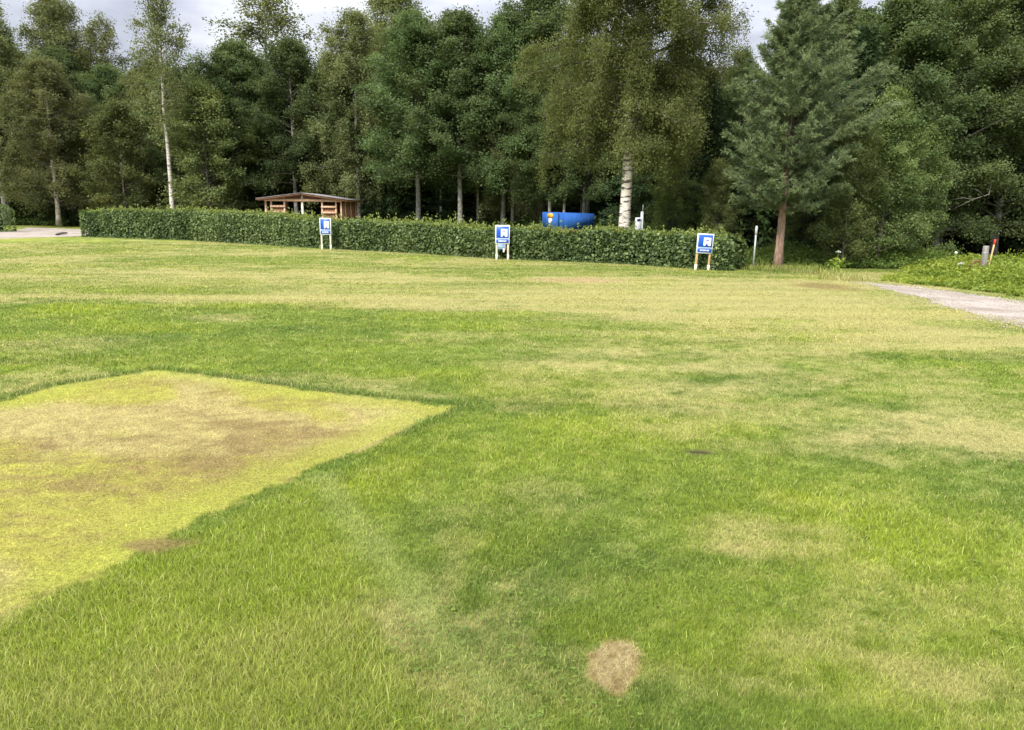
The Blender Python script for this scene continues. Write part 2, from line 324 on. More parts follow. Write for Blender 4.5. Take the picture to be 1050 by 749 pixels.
nf = N(t, 'ShaderNodeTexNoise', i_Scale=55, i_Detail=5, i_Roughness=0.7); t.links.new(tcn.outputs['Object'], nf.inputs['Vector'])
rf = ramp(t, [(0.3, (0.45, 0.45, 0.45)), (0.7, (1.1, 1.1, 1.1))], nf.outputs[0])
mm = N(t, 'ShaderNodeMix', data_type='RGBA', blend_type='MULTIPLY'); mm.inputs[0].default_value = 1
t.links.new(a_.outputs['Color'], mm.inputs[6]); t.links.new(rf.outputs[0], mm.inputs[7])
p = N(t, 'ShaderNodeBsdfPrincipled', i_Roughness=1.0); p.inputs['Specular IOR Level'].default_value = 0
bp = N(t, 'ShaderNodeBump', i_Strength=0.8, i_Distance=0.02); t.links.new(nf.outputs[0], bp.inputs['Height']); t.links.new(bp.outputs[0], p.inputs['Normal'])
t.links.new(mm.outputs[2], p.inputs['Base Color']); t.links.new(p.outputs[0], o.inputs[0])
tag(link('ground', npmesh('ground', V, loops, starts, m, True, point=gc)), kind='structure')
def ground_z(x, y):
    x = np.atleast_1d(np.asarray(x, float)); y = np.atleast_1d(np.asarray(y, float))
    return (fbm(x*0.5, y*0.5, 5, 3)-0.5)*0.03*sst(1.0, 3, np.hypot(x, y))*(1-sst(6.5, 9.0, np.hypot(x, y)))
# ------------------------------------------------------------------ gravel tracks
m, t, o = newmat('pale gravel')
tcn = N(t, 'ShaderNodeTexCoord')
nf = N(t, 'ShaderNodeTexNoise', i_Scale=38, i_Detail=8, i_Roughness=0.7); t.links.new(tcn.outputs['Object'], nf.inputs['Vector'])
nb = N(t, 'ShaderNodeTexNoise', i_Scale=0.9, i_Detail=4, i_Roughness=0.6); t.links.new(tcn.outputs['Object'], nb.inputs['Vector'])
rf = ramp(t, [(0.32, (0.185, 0.158, 0.134)), (0.52, (0.315, 0.275, 0.240)), (0.68, (0.47, 0.425, 0.385))], nf.outputs[0])
rb = ramp(t, [(0.35, (0.72, 0.68, 0.62)), (0.6, (1.08, 1.07, 1.06))], nb.outputs[0])
mm = N(t, 'ShaderNodeMix', data_type='RGBA', blend_type='MULTIPLY'); mm.inputs[0].default_value = 1
t.links.new(rf.outputs[0], mm.inputs[6]); t.links.new(rb.outputs[0], mm.inputs[7])
p = N(t, 'ShaderNodeBsdfPrincipled', i_Roughness=0.95); p.inputs['Specular IOR Level'].default_value = 0.1
bp = N(t, 'ShaderNodeBump', i_Strength=0.7, i_Distance=0.02); t.links.new(nf.outputs[0], bp.inputs['Height']); t.links.new(bp.outputs[0], p.inputs['Normal'])
t.links.new(mm.outputs[2], p.inputs['Base Color']); t.links.new(p.outputs[0], o.inputs[0]); M['gravel'] = m
def sheet(name, poly, z, mat, rag=0.12, seed=0):
    rng = np.random.default_rng(seed); pts = []
    n = len(poly)
    for k in range(n):
        a, b = np.array(poly[k]), np.array(poly[(k+1) % n]); L = np.hypot(*(b-a)); m_ = max(1, int(L/0.25))
        for q in range(m_): pts.append(a+(b-a)*q/m_)
    pts = np.array(pts); of = lambda f, sd: np.stack([fbm(pts[:, 0]*f, pts[:, 1]*f, sd, 3)-0.5, fbm(pts[:, 0]*f, pts[:, 1]*f, sd+7, 3)-0.5], 1); pts = pts+of(0.8, 31)*rag*5+of(5.0, 51)*rag*1.6
    import bmesh
    bm = bmesh.new(); vs = [bm.verts.new((x, y, z)) for x, y in pts]
    ed = [bm.edges.new((vs[k], vs[(k+1) % len(vs)])) for k in range(len(vs))]
    bmesh.ops.triangle_fill(bm, use_beauty=True, edges=ed, normal=(0, 0, 1))
    me = bpy.data.meshes.new(name); bm.to_mesh(me); bm.free(); me.materials.append(mat)
    return tag(link(name, me), kind='structure')
sheet('gravel_road', ROADR, 0.004, M['gravel'], 0.10, 1)
sheet('gravel_path', ROADL, 0.004, M['gravel'], 0.10, 2)

M['stone'] = surf('loose stone', (0.24, 0.21, 0.185), (0.42, 0.385, 0.35), 30, 0.9)
# loose stones lying on and beside the right-hand gravel road
rng = np.random.default_rng(77); n = 26000
x = rng.uniform(6.5, 15, n); y = rng.uniform(9, 19, n); din = pdist(x, y, ROADR)*np.where(inpoly(x, y, ROADR), 1, -1)
k = (din > -0.35) & (rng.random(n) < np.where(din < 0.25, 0.5*np.exp(-np.abs(np.minimum(din, 0))*6), 0.30)); x, y = x[k], y[k]; n = len(x)
sz = rng.lognormal(-4.75, 0.40, n)[:, None]; a = rng.uniform(0, 6.28, n); ca_, sa_ = np.cos(a)[:, None], np.sin(a)[:, None]; z_ = np.zeros((n, 1)); C = np.stack([x, y, np.full(n, 0.008)], 1)
O = np.stack([C+sz*np.hstack([ca_*1.3, sa_*1.3, z_]), C+sz*np.hstack([-sa_, ca_, z_]), C-sz*np.hstack([ca_*1.2, sa_*1.2, z_]), C+sz*np.hstack([sa_, -ca_, z_]), C+sz*np.hstack([z_+0.2, z_, z_+0.75]), C-sz*np.hstack([z_, z_, z_+0.6])], 1)
Tq = np.array([(0, 1, 4), (1, 2, 4), (2, 3, 4), (3, 0, 4), (1, 0, 5), (2, 1, 5), (3, 2, 5), (0, 3, 5)]); Tq = (Tq[None]+(np.arange(n)*6)[:, None, None]).reshape(-1, 3)
tag(link('loose_gravel', npmesh('loose_gravel', O.reshape(-1, 3), Tq.ravel(), np.arange(len(Tq))*3, M['stone'])), kind='stuff')
# ------------------------------------------------------------------ grass blades: one uncountable stuff object
rng = np.random.default_rng(11)
def blades(name, x, y, ln, c, wid, lean, mat, rng):
    n = len(x); az = rng.uniform(0, 2*np.pi, n); L = ln*rng.uniform(0.55, 1.35, n)
    le = np.clip(rng.normal(lean, 0.22, n), 0.02, 1.45)
    dx, dy = np.cos(az), np.sin(az); z0 = ground_z(x, y)-0.004
    fa = rng.uniform(0, 2*np.pi, n); sx, sy = np.cos(fa), np.sin(fa)
    hw = wid*0.5
    b = np.stack([x, y, z0], 1); s = np.stack([sx, sy, np.zeros(n)], 1)
    d1 = np.stack([dx*np.sin(le*0.6), dy*np.sin(le*0.6), np.cos(le*0.6)], 1); d2 = np.stack([dx*np.sin(le*1.5), dy*np.sin(le*1.5), np.cos(np.minimum(le*1.5, 1.7))], 1)
    mid = b+d1*(L*0.55)[:, None]; tip = mid+d2*(L*0.45)[:, None]
    Vv = np.empty((n, 5, 3)); Vv[:, 0] = b-s*hw[:, None]; Vv[:, 1] = b+s*hw[:, None]; Vv[:, 2] = mid-s*(hw*0.85)[:, None]; Vv[:, 3] = mid+s*(hw*0.85)[:, None]; Vv[:, 4] = tip
    k = np.arange(n)*5
    lp = np.stack([k, k+1, k+3, k+2, k+2, k+3, k+4], 1).ravel(); stt = np.stack([np.arange(n)*7, np.arange(n)*7+4], 1).ravel()
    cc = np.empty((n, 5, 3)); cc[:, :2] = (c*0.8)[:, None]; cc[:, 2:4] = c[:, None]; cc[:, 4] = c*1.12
    return npmesh(name, Vv.reshape(-1, 3), lp, stt, mat, point=cc.reshape(-1, 3))
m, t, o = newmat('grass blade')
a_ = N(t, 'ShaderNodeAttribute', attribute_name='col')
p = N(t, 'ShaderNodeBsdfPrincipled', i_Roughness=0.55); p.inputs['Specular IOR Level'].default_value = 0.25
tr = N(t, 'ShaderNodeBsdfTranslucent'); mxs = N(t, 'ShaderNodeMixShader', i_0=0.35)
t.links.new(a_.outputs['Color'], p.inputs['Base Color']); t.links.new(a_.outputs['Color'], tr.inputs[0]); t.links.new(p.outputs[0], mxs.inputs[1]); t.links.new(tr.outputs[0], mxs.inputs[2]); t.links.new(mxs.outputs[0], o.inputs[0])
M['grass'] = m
n = 1300000
d = np.exp(rng.uniform(math.log(1.55), math.log(37), n)); az = rng.uniform(R(-43), R(43), n)
x, y = d*np.sin(az), d*np.cos(az)
hx = np.array([q[0] for q in HEDGE]); hy = np.array([q[1] for q in HEDGE])
rr_ = (fbm(x*2.2, y*2.2, 161, 3)-0.26)*1.0+rng.normal(0, 0.06, n)
keep = ~(inpoly(x, y, ROADR) & (pdist(x, y, ROADR) > rr_)) & ~(inpoly(x, y, ROADL) & (pdist(x, y, ROADL) > rr_)) & (side_of_edge(x, y) < 0.3) & ~((x > -20.5) & (x < 6.2) & (y > np.interp(x, hx, hy)-0.25))
x, y, d = x[keep], y[keep], d[keep]
c, ln, dry, flat = lawn(x, y)
fr = rng.random(len(x)); jit = rng.lognormal(0, 1, len(x))**(0.24+0.14*flat)
c = c*jit[:, None]
dead = fr < 0.03+0.25*dry; c[dead] = STRAW*rng.uniform(0.6, 1.25, dead.sum())[:, None]
tall = rng.random(len(x)) < np.where(ln > 0.033, 0.03, 0.006); ln = np.where(tall, ln*1.5, ln); c[tall] = np.array((0.42, 0.44, 0.13))*rng.uniform(0.7, 1.2, tall.sum())[:, None]
lean = 0.55+0.6*flat
wid = np.maximum(0.0018, d*0.00080)*(1-0.5*flat)*rng.uniform(0.7, 1.3, len(x))
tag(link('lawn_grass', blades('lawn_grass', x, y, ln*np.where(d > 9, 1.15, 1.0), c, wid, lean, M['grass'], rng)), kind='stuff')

# clover and small broad-leaved weeds between the blades
n = 16000; d = np.exp(rng.uniform(math.log(1.6), math.log(11), n)); az = rng.uniform(R(-43), R(43), n); x, y = d*np.sin(az), d*np.cos(az)
k = (fbm(x*1.3, y*1.3, 171, 3)+0.35*fbm(x*7, y*7, 173, 2) > 0.72) & (rng.random(n) < 0.55) & ~inpoly(x, y, PATCH) & ~inpoly(x, y, SPOT); x, y = x[k], y[k]
CLOVER = (x, y)
# ------------------------------------------------------------------ leaves and trees
def leaf_quads(C, D, Nn, L, Wd):
    """rhombic, slightly folded leaves: centres, directions, normals, lengths, widths"""
    D = D/(np.linalg.norm(D, axis=1, keepdims=True)+1e-9)
    Sx = np.cross(D, Nn); Sx /= (np.linalg.norm(Sx, axis=1, keepdims=True)+1e-9); Nn = np.cross(Sx, D)
    L = L[:, None]; Wd = Wd[:, None]
    Vv = np.empty((len(C), 4, 3)); Vv[:, 0] = C-D*L*0.5; Vv[:, 1] = C+Sx*Wd*0.5-D*L*0.06+Nn*Wd*0.12; Vv[:, 2] = C+D*L*0.5-Nn*L*0.08; Vv[:, 3] = C-Sx*Wd*0.5-D*L*0.06+Nn*Wd*0.12
    return Vv.reshape(-1, 3), np.arange(len(C)*4).reshape(-1, 4)
def unit(rng, n):
    v = rng.normal(size=(n, 3)); return v/np.linalg.norm(v, axis=1, keepdims=True)
def make_tree(name, seed, H, cb, prof, nl, elev, droop, tw_n, leaf_n, leaf, r0, lm, bm_, strand=0.0, spread=0.16, tw_len=0.34, asym=None, lean=(0, 0), limb_pale=None, up=0.45, t_lo=0.0):
    """prototype meshes of a broad-leaved tree: (trunk mesh, limb mesh, crown mesh)"""
    rng = np.random.default_rng(seed)
    k = 14; zz = np.linspace(0, 1, k)
    wob = np.cumsum(rng.normal(0, 0.012*H/12, (k, 2)), 0); wob[0] = 0
    tp = np.stack([wob[:, 0]+lean[0]*zz*H, wob[:, 1]+lean[1]*zz*H, zz*H*0.985-0.06], 1)
    trad = r0*((1-zz)**0.85*0.95+0.04)*(1+0.35*np.exp(-zz*40))
    tb = MB(); tb.tube(tp, list(trad), 12)
    lb = MB()
    tB, tD, tL, tT = [], [], [], []
    Rm = max(prof(q) for q in np.linspace(0, 1, 20))
    for i in range(nl):
        tt = t_lo+(1-t_lo)*(i+rng.random())/nl; z0 = cb+(H-cb)*tt*0.97
        base = np.array([np.interp(z0/H, zz, tp[:, a]) for a in range(3)]); base[2] = z0
        azi = i*2.4+rng.uniform(-0.5, 0.5); L = prof(tt)*rng.uniform(0.62, 1.18)
        if asym: L *= 1+asym[0]*math.cos(azi-asym[1])
        e = elev(tt)+rng.normal(0, 0.12)
        dr = np.array([math.cos(azi)*math.cos(e), math.sin(azi)*math.cos(e), math.sin(e)])
        s = np.linspace(0, 1, 6)[:, None]; bend = rng.normal(0, 0.06, 3)
        pts = base+L*(s*dr+s*s*(np.array([0, 0, -droop*math.cos(e)])+bend))
        r1 = max(0.012, 0.42*np.interp(z0/H, zz, trad)); lb.tube(pts, [r1*(1-0.85*q)+0.004 for q in np.linspace(0, 1, 6)], 5, cap=False)
        nt_ = max(3, int(tw_n*(0.35+0.65*L/Rm))); ss = rng.uniform(0.22, 1.0, nt_)**0.8
        bp_ = np.stack([np.interp(ss, s[:, 0], pts[:, a]) for a in range(3)], 1)
        dd = dr*0.7+unit(rng, nt_)*0.95+np.array([0, 0, 0.18]); dd /= np.linalg.norm(dd, axis=1, keepdims=True)
        ll = (tw_len*Rm)*rng.uniform(0.55, 1.2, nt_)*(1.15-0.5*ss)
        lt = rng.normal(0, 0.16)
        tB.append(bp_); tD.append(dd); tL.append(ll); tT.append(0.5+lt+rng.normal(0, 0.13, nt_))
    B, D_, L_, T_ = np.vstack(tB), np.vstack(tD), np.concatenate(tL), np.concatenate(tT)
    for b, d_, l in zip(B[::2], D_[::2], L_[::2]):                       # every second twig as a thin rod
        lb.tube([b, b+d_*l*0.5, b+d_*l*0.85+np.array([0, 0, -0.06*l])], [0.012, 0.008, 0.004], 3, cap=False)
    if strand > 0:
        e0 = B+D_*L_[:, None]*rng.uniform(0.5, 1.0, len(B))[:, None]
        D2 = np.stack([rng.normal(0, 0.13, len(B)), rng.normal(0, 0.13, len(B)), -np.ones(len(B))], 1)+D_*0.18
        B = np.vstack([B, e0]); D_ = np.vstack([D_, D2/np.linalg.norm(D2, axis=1, keepdims=True)]); L2 = strand*rng.uniform(0.35, 1.25, len(e0)); st_flag = np.concatenate([np.zeros(len(L_)), np.ones(len(L2))])
        L_ = np.concatenate([L_, L2]); T_ = np.concatenate([T_, T_+0.05])
    else: st_flag = np.zeros(len(L_))
    cnt = np.maximum(2, (leaf_n*rng.uniform(0.6, 1.4, len(L_))*np.where(st_flag > 0, 0.8, 1)).astype(int))
    idx = np.repeat(np.arange(len(L_)), cnt); n = len(idx)
    q = rng.uniform(0.1, 1.05, n); sg = np.where(st_flag[idx] > 0, 0.05+0.05*L_[idx], spread*L_[idx]+0.05)
    C = B[idx]+D_[idx]*(L_[idx]*q)[:, None]+rng.normal(size=(n, 3))*sg[:, None]*np.array([1, 1, 0.75])
    C[:, 2] -= np.where(st_flag[idx] > 0, 0, 0.12*L_[idx]*q*q)
    ov = C-tp[k//3]; ov[:, 2] *= 0.25; ov /= np.linalg.norm(ov, axis=1, keepdims=True)+1e-6; Nn = unit(rng, n)*0.75+np.array([0, 0, up+0.1])+ov*0.45; Dl = D_[idx]*0.5+unit(rng, n)+np.array([0, 0, -0.35])
    Ls = leaf*rng.uniform(0.65, 1.3, n)
    Vv, Qq = leaf_quads(C, Dl, Nn, Ls, Ls*rng.uniform(0.55, 0.8, n))
    tint = np.clip(T_[idx]+rng.normal(0, 0.08, n), 0, 1)
    tm = npmesh(name+' trunk', tb.v, tb.l, tb.st, bm_, True); lmh = npmesh(name+' limbs', lb.v, lb.l, lb.st, limb_pale or bm_, True)
    cm = quads(name+' crown', Vv, Qq, lm, face=tint)
    return tm, lmh, cm
def make_conifer(name, seed, H, cb, prof, gap, per, elev, droop, lm, bm_, needle, nwid, tw_per, tufts, npt, r0, asym=None, upturn=0.3):
    rng = np.random.default_rng(seed)
    zz = np.linspace(0, 1, 12); wob = np.cumsum(rng.normal(0, 0.012, (12, 2)), 0); wob[0] = 0
    tp = np.stack([wob[:, 0], wob[:, 1], zz*H-0.06], 1); trad = r0*((1-zz)**0.9*0.96+0.03)*(1+0.3*np.exp(-zz*45))
    tb = MB(); tb.tube(tp, list(trad), 12); lb = MB()
    TB, TD, TT = [], [], []
    z = cb; w = 0
    while z < H-0.05:
        tt = (z-cb)/(H-cb); nb = max(3, per+rng.integers(-1, 2))
        for q in range(nb):
            azi = w*0.7+q*2*math.pi/nb+rng.normal(0, 0.2); L = prof(tt)*rng.uniform(0.65, 1.15)
            if asym: L *= 1+asym[0]*math.cos(azi-asym[1])
            e = elev(tt)+rng.normal(0, 0.1); h = np.array([math.cos(azi), math.sin(azi), 0]); sd_ = np.array([-h[1], h[0], 0])
            s = np.linspace(0, 1, 6)[:, None]
            base = np.array([np.interp(z/H, zz, tp[:, a]) for a in range(3)]); base[2] = z+rng.normal(0, gap*0.15)
            pts = base+L*(s*(h*math.cos(e)+np.array([0, 0, math.sin(e)]))+np.array([0, 0, 1])*(-droop*s**1.5+upturn*s**3))
            lb.tube(pts, [max(0.006, np.interp(z/H, zz, trad)*0.3)*(1-0.8*k)+0.003 for k in np.linspace(0, 1, 6)], 5, cap=False)
            ntw = max(2, int(tw_per*L/prof(0.25)+1))
            for k in range(ntw):
                sq = 0.10+0.90*(k+rng.random())/ntw; b = np.array([np.interp(sq, s[:, 0], pts[:, a]) for a in range(3)])
                sgn = 1 if k % 2 else -1
                td = h*rng.uniform(0.5, 1.0)+sd_*sgn*rng.uniform(0.3, 1.0)*(1.1-sq*0.6)+np.array([0, 0, rng.uniform(-0.1, 0.45)]); td /= np.linalg.norm(td)
                tl = L*rng.uniform(0.16, 0.34)*(1.25-0.7*sq)+0.08; tint = 0.5+rng.normal(0, 0.16)
                lb.tube([b, b+td*tl*0.9], [0.006, 0.003], 3, cap=False)
                for f in range(tufts):
                    TB.append(b+td*tl*(f+0.6)/tufts+rng.normal(0, 0.025, 3)); TD.append(td+rng.normal(0, 0.3, 3)+np.array([0, 0, upturn*0.8])); TT.append(tint)
        z += gap*rng.uniform(0.8, 1.2)*(1-0.35*tt); w += 1
    B, D_, T_ = np.array(TB), np.array(TD), np.array(TT); D_ /= np.linalg.norm(D_, axis=1, keepdims=True)
    idx = np.repeat(np.arange(len(B)), npt); n = len(idx)
    dirs = D_[idx]*rng.uniform(0.3, 1.1, n)[:, None]+unit(rng, n)*0.75; dirs /= np.linalg.norm(dirs, axis=1, keepdims=True)
    Ln = needle*rng.uniform(0.7, 1.25, n); C = B[idx]+D_[idx]*(rng.uniform(-0.5, 0.6, n)*needle*1.3)[:, None]+dirs*(Ln*0.5)[:, None]
    Vv, Qq = leaf_quads(C, dirs, unit(rng, n), Ln, np.full(n, nwid))
    cm = quads(name+' crown', Vv, Qq, lm, face=np.clip(T_[idx]+rng.normal(0, 0.15, n), 0, 1))
    return npmesh(name+' trunk', tb.v, tb.l, tb.st, bm_, True), npmesh(name+' limbs', lb.v, lb.l, lb.st, M['bark'], True), cm
x, y = CLOVER; n = len(x)*3; i3 = np.repeat(np.arange(len(x)), 3); a3 = np.tile([0, 2.094, 4.189], len(x))+np.repeat(rng.uniform(0, 6.28, len(x)), 3)
sz = np.repeat(rng.uniform(0.006, 0.014, len(x)), 3); dr_ = np.stack([np.cos(a3), np.sin(a3), rng.uniform(-0.2, 0.3, n)], 1)
C = np.stack([x[i3], y[i3], np.repeat(rng.uniform(0.008, 0.026, len(x)), 3)], 1)+dr_*sz[:, None]*0.5
Vv, Qq = leaf_quads(C, dr_, unit(rng, n)*0.35+np.array([0, 0, 1.0]), sz, sz*0.8)
M['clover'] = leafmat('clover leaf', (0.110, 0.175, 0.026), (0.205, 0.275, 0.045), trans=0.3, hue=0, spec=0.2)
tag(link('clover', quads('clover', Vv, Qq, M['clover'], face=np.repeat(rng.random(len(x)), 3))), kind='stuff')
PROTO = {}
def ovoid(Rm, peak=0.35, pw=0.75, lo=0.55):
    return lambda t: Rm*(lo+(1-lo)*(t/peak)**0.7 if t < peak else max(0.0, 1-((t-peak)/(1-peak))**1.6)**pw*0.96+0.04)
# forest trees are built 12 m tall and scaled
for q in range(4):
    PROTO['alder%d' % q] = make_tree('alder', 100+q, 12.5, 3.2, ovoid(3.5, 0.3, 0.75, 0.75), 84, lambda t: 0.2+0.8*t, 0.12, 15, 84, 0.112, 0.15, M['alder'], M['palebark'], spread=0.19, tw_len=0.28, limb_pale=M['bark'])
for q in range(3):
    PROTO['olive%d' % q] = make_tree('forest birch', 200+q, 12.5, 1.6, ovoid(3.0, 0.3, 0.7, 0.75), 76, lambda t: 0.35+0.6*t, 0.28, 14, 60, 0.090, 0.13, M['olive'], M['birch2'], strand=1.1, tw_len=0.30, limb_pale=M['bark'])
for q in range(2):
    PROTO['slim%d' % q] = make_tree('slim birch', 300+q, 12.5, 5.4, ovoid(1.9, 0.3, 0.7, 0.7), 46, lambda t: 0.45+0.55*t, 0.3, 10, 26, 0.095, 0.12, M['olive'], M['birch2'], strand=1.3, tw_len=0.33, limb_pale=M['bark'])
for q in range(2):
    PROTO['brown%d' % q] = make_tree('rowan', 400+q, 8.0, 0.8, ovoid(2.5, 0.3, 0.75, 0.75), 56, lambda t: 0.25+0.75*t, 0.1, 13, 54, 0.12, 0.08, M['brown'], M['bark'], spread=0.2)
for q in range(2):
    PROTO['spruce%d' % q] = make_conifer('spruce', 500+q, 12.0, 0.9, lambda t: 2.4*(1-t)**0.8+0.1, 0.38, 8, lambda t: -0.05+0.5*t, 0.28, M['spruce'], M['bark'], 0.22, 0.055, 9, 3, 7, 0.14, upturn=0.16)
for q in range(3):
    PROTO['willow%d' % q] = make_tree('willow', 600+q, 6.5, 0.35, ovoid(1.95, 0.35, 0.7, 0.8), 58, lambda t: 0.45+0.6*t, 0.08, 13, 56, 0.085, 0.06, M['willow'], M['bark'], spread=0.2, tw_len=0.32)
for q in range(3):
    PROTO['near%d' % q] = make_tree('near alder', 700+q, 13.0, 0.9, ovoid(3.1, 0.3, 0.75, 0.8), 100, lambda t: 0.2+0.8*t, 0.12, 17, 64, 0.098, 0.15, M['near'], M['palebark'], spread=0.19, tw_len=0.26, limb_pale=M['bark'])
NAMES = {'alder': ('alder_tree', 'alder'), 'olive': ('birch_tree', 'birch'), 'slim': ('slim_birch_tree', 'birch'), 'brown': ('rowan_tree', 'rowan'), 'spruce': ('spruce_tree', 'spruce'), 'willow': ('willow_bush', 'bush'), 'near': ('alder_tree', 'alder')}
HT = {'alder': 12.5, 'olive': 12.5, 'slim': 12.5, 'brown': 8.0, 'spruce': 12.0, 'willow': 6.5, 'near': 13.0}
def plant(kind, x, y, height, rz, label, group=None, widen=1.0):
    key = kind.rstrip('0123456789'); nm, cat = NAMES[key]
    r = empty(nm, (x, y, 0), rz, label, cat, group); s = height/HT[key]; r.scale = (s*widen, s*widen, s)
    for part, me in zip(('trunk', 'limb_framework', 'crown'), PROTO[kind]): link(part, me, r)
    return r
def plant_px(kind, u, Y, top_v, rz, label, group=None, widen=1.0, ub=None):
    x, _ = at(ub if ub else u, 225, Y); _, h = at(u, top_v, Y)
    return plant(kind, x, Y, h, rz, label, group, widen)
FG = 'trees along the front edge of the forest'
plant_px('olive0', 6, 56, 2, 0.3, 'olive green birch filling the far left edge of the photo', FG, 1.29)
plant_px('olive1', 60, 53, 62, 1.3, 'lower grey green birch with thin pale trunk above the left gravel path', FG, 1.51)
plant_px('olive2', 76, 62, -4, 2.2, 'tall thin-topped birch rising behind the lower grey green birch on the left', FG, 1.12)
plant_px('slim0', 121, 62, 18, 0.7, 'sparse-topped birch against the sky, first one left of the slim white-trunked birch', FG, 1.23)
plant_px('slim1', 167, 48, -14, 0.4, 'slim birch with one long white trunk standing alone above the left end of the hedge', FG, 1.12, ub=178)
plant_px('brown0', 130, 51, 108, 0.1, 'brownish green leafy tree directly behind the left end of the hedge', FG, 1.12)
plant_px('brown1', 215, 49, 92, 1.0, 'brown tinged rowan between the slim white birch and the shed', FG, 1.12)
plant_px('alder0', 248, 53, 48, 0.2, 'dark alder behind the left side of the open shed', FG, 1.23)
plant_px('slim0', 280, 57, -18, 2.9, 'tallest birch with drooping sparse top rising over the shed', FG, 1.68)
plant_px('alder1', 304, 51, 46, 1.7, 'dark alder standing straight behind the shed roof ridge', FG, 1.12)
plant_px('alder2', 343, 55, 62, 3.7, 'small-topped alder in the dip of the skyline right of the shed', FG, 1.01)
plant_px('olive1', 368, 50, 12, 2.0, 'olive birch with slanting pale trunk just right of the shed', FG, 1.18)
plant_px('olive2', 408, 54, -16, 4.0, 'tall yellowish birch overtopping the dark alders right of the shed', FG, 1.23)
plant_px('alder3', 428, 46.5, 22, 0.9, 'big dark alder, first of four left of the middle camper sign', FG, 1.18)
plant_px('alder0', 472, 45.5, 18, 2.5, 'big dark alder above the hedge left of the middle camper sign', FG, 1.18)
plant_px('alder1', 516, 45, 22, 4.1, 'big dark alder directly above the middle camper sign', FG, 1.12)
plant_px('alder2', 553, 46, -6, 0.6, 'tall alder above the blue container, left of the thick birch', FG, 1.12)
plant_px('alder3', 598, 40, 60, 1.9, 'alder half hidden behind the left half of the thick birch', FG, 1.12)
plant_px('near0', 690, 36, 40, 2.2, 'dark alder behind the right half of the thick birch', FG, 1.01)
plant_px('near1', 752, 31, 52, 3.1, 'dark alder filling the gap between thick birch and pine', FG, 0.90)
plant_px('near2', 845, 30, -4, 0.5, 'dark alder showing over the right shoulder of the pine', FG, 1.01)
plant_px('near0', 905, 28.5, -22, 1.4, 'leafy alder rising behind the willow bushes right of the pine', FG, 1.12)
plant_px('near1', 962, 28, -50, 5.0, 'tall dark alder above the weedy verge, left of the red-tipped stake', FG, 1.12)
plant_px('near2', 1022, 29, -70, 2.0, 'tall dark alder straight behind the grey post and red-tipped stake', FG, 1.12)
plant_px('near0', 1085, 30, -80, 3.6, 'tall dark alder cut by the right edge of the photo', FG, 1.12)
for u, Y, lab in ((452, 49, 'slender pale-trunked tree second trunk left of the middle camper sign'), (490, 47.5, 'slender pale-trunked tree in the dark gap just left of the middle camper sign'), (540, 48.5, 'slender pale-trunked tree between the middle camper sign and the blue container'), (578, 41, 'slender tree rising straight behind the blue container')):
    plant_px('slim%d' % (u % 2), u, Y, 40+u % 17, u*0.7, lab, FG, 0.9)
WG = 'willow bushes at the right of the pine'
plant_px('willow0', 868, 22.9, 122, 0.3, 'willow bush closest to the pine trunk on its right', WG, 0.95)
plant_px('willow1', 905, 23.6, 98, 1.9, 'tallest willow bush with lighter leaves between pine and weedy verge', WG, 0.95)
plant_px('willow2', 942, 25.2, 128, 3.0, 'round willow bush at the left end of the weedy verge', WG, 0.95)
plant_px('willow1', 735, 26.5, 168, 4.4, 'low dark bush behind the hedge above the right camper sign', WG, 0.9)
plant_px('willow0', 690, 29.5, 160, 5.1, 'low dark bush behind the hedge right of the thick birch trunk', WG, 1.0)
plant_px('willow2', 825, 26.5, 178, 1.1, 'low bush in the shade straight behind the pine trunk', WG, 1.1)
# deeper rows; their tops stay below the skyline of the photograph
SKY = [(-200, 20), (0, 25), (60, 52), (100, 55), (150, 70), (200, 62), (250, 66), (300, 60), (345, 78), (400, 45), (460, 42), (540, 42), (600, 40), (740, 55), (770, 62), (800, 30), (850, 10), (1250, -60)]
rg = random.Random(5)
BG = 'trees of the deeper forest'
BL = {'alder': 'dark alder deep in the forest behind the front row, largely hidden', 'olive': 'birch deep in the forest behind the front row, largely hidden', 'spruce': 'black green spruce deep in the forest behind the front row, largely hidden'}
for row, (dy, step) in enumerate(((4.5, 2.9), (8, 3.2), (12, 3.6), (17, 4.0), (24, 4.6), (32, 5.6))):
    xx = -62.0+row*1.3
    while xx < 52:
        px_ = xx+rg.uniform(-1.2, 1.2); Yb = float(np.interp(px_, [q[0] for q in EDGE], [q[1] for q in EDGE]))+dy+rg.uniform(-1.5, 1.5)
        u = 525+F_PX*px_/Yb
        if -130 < u < 1180:
            vt = float(np.interp(u, [q[0] for q in SKY], [q[1] for q in SKY]))+rg.uniform(0, 26)
            _, h = at(u, vt, Yb); k = rg.choices(('alder', 'spruce', 'olive'), ((0.46, 0.36, 0.18) if row < 2 else (0.3, 0.7, 0.0)))[0]
            kk = k+str(rg.randrange({'alder': 4, 'spruce': 2, 'olive': 3}[k]))
            plant(kk, px_, Yb, max(5.0, h), rg.uniform(0, 6.28), BL[k], BG, 1.05 if h > 9 else 1.25)
        xx += step
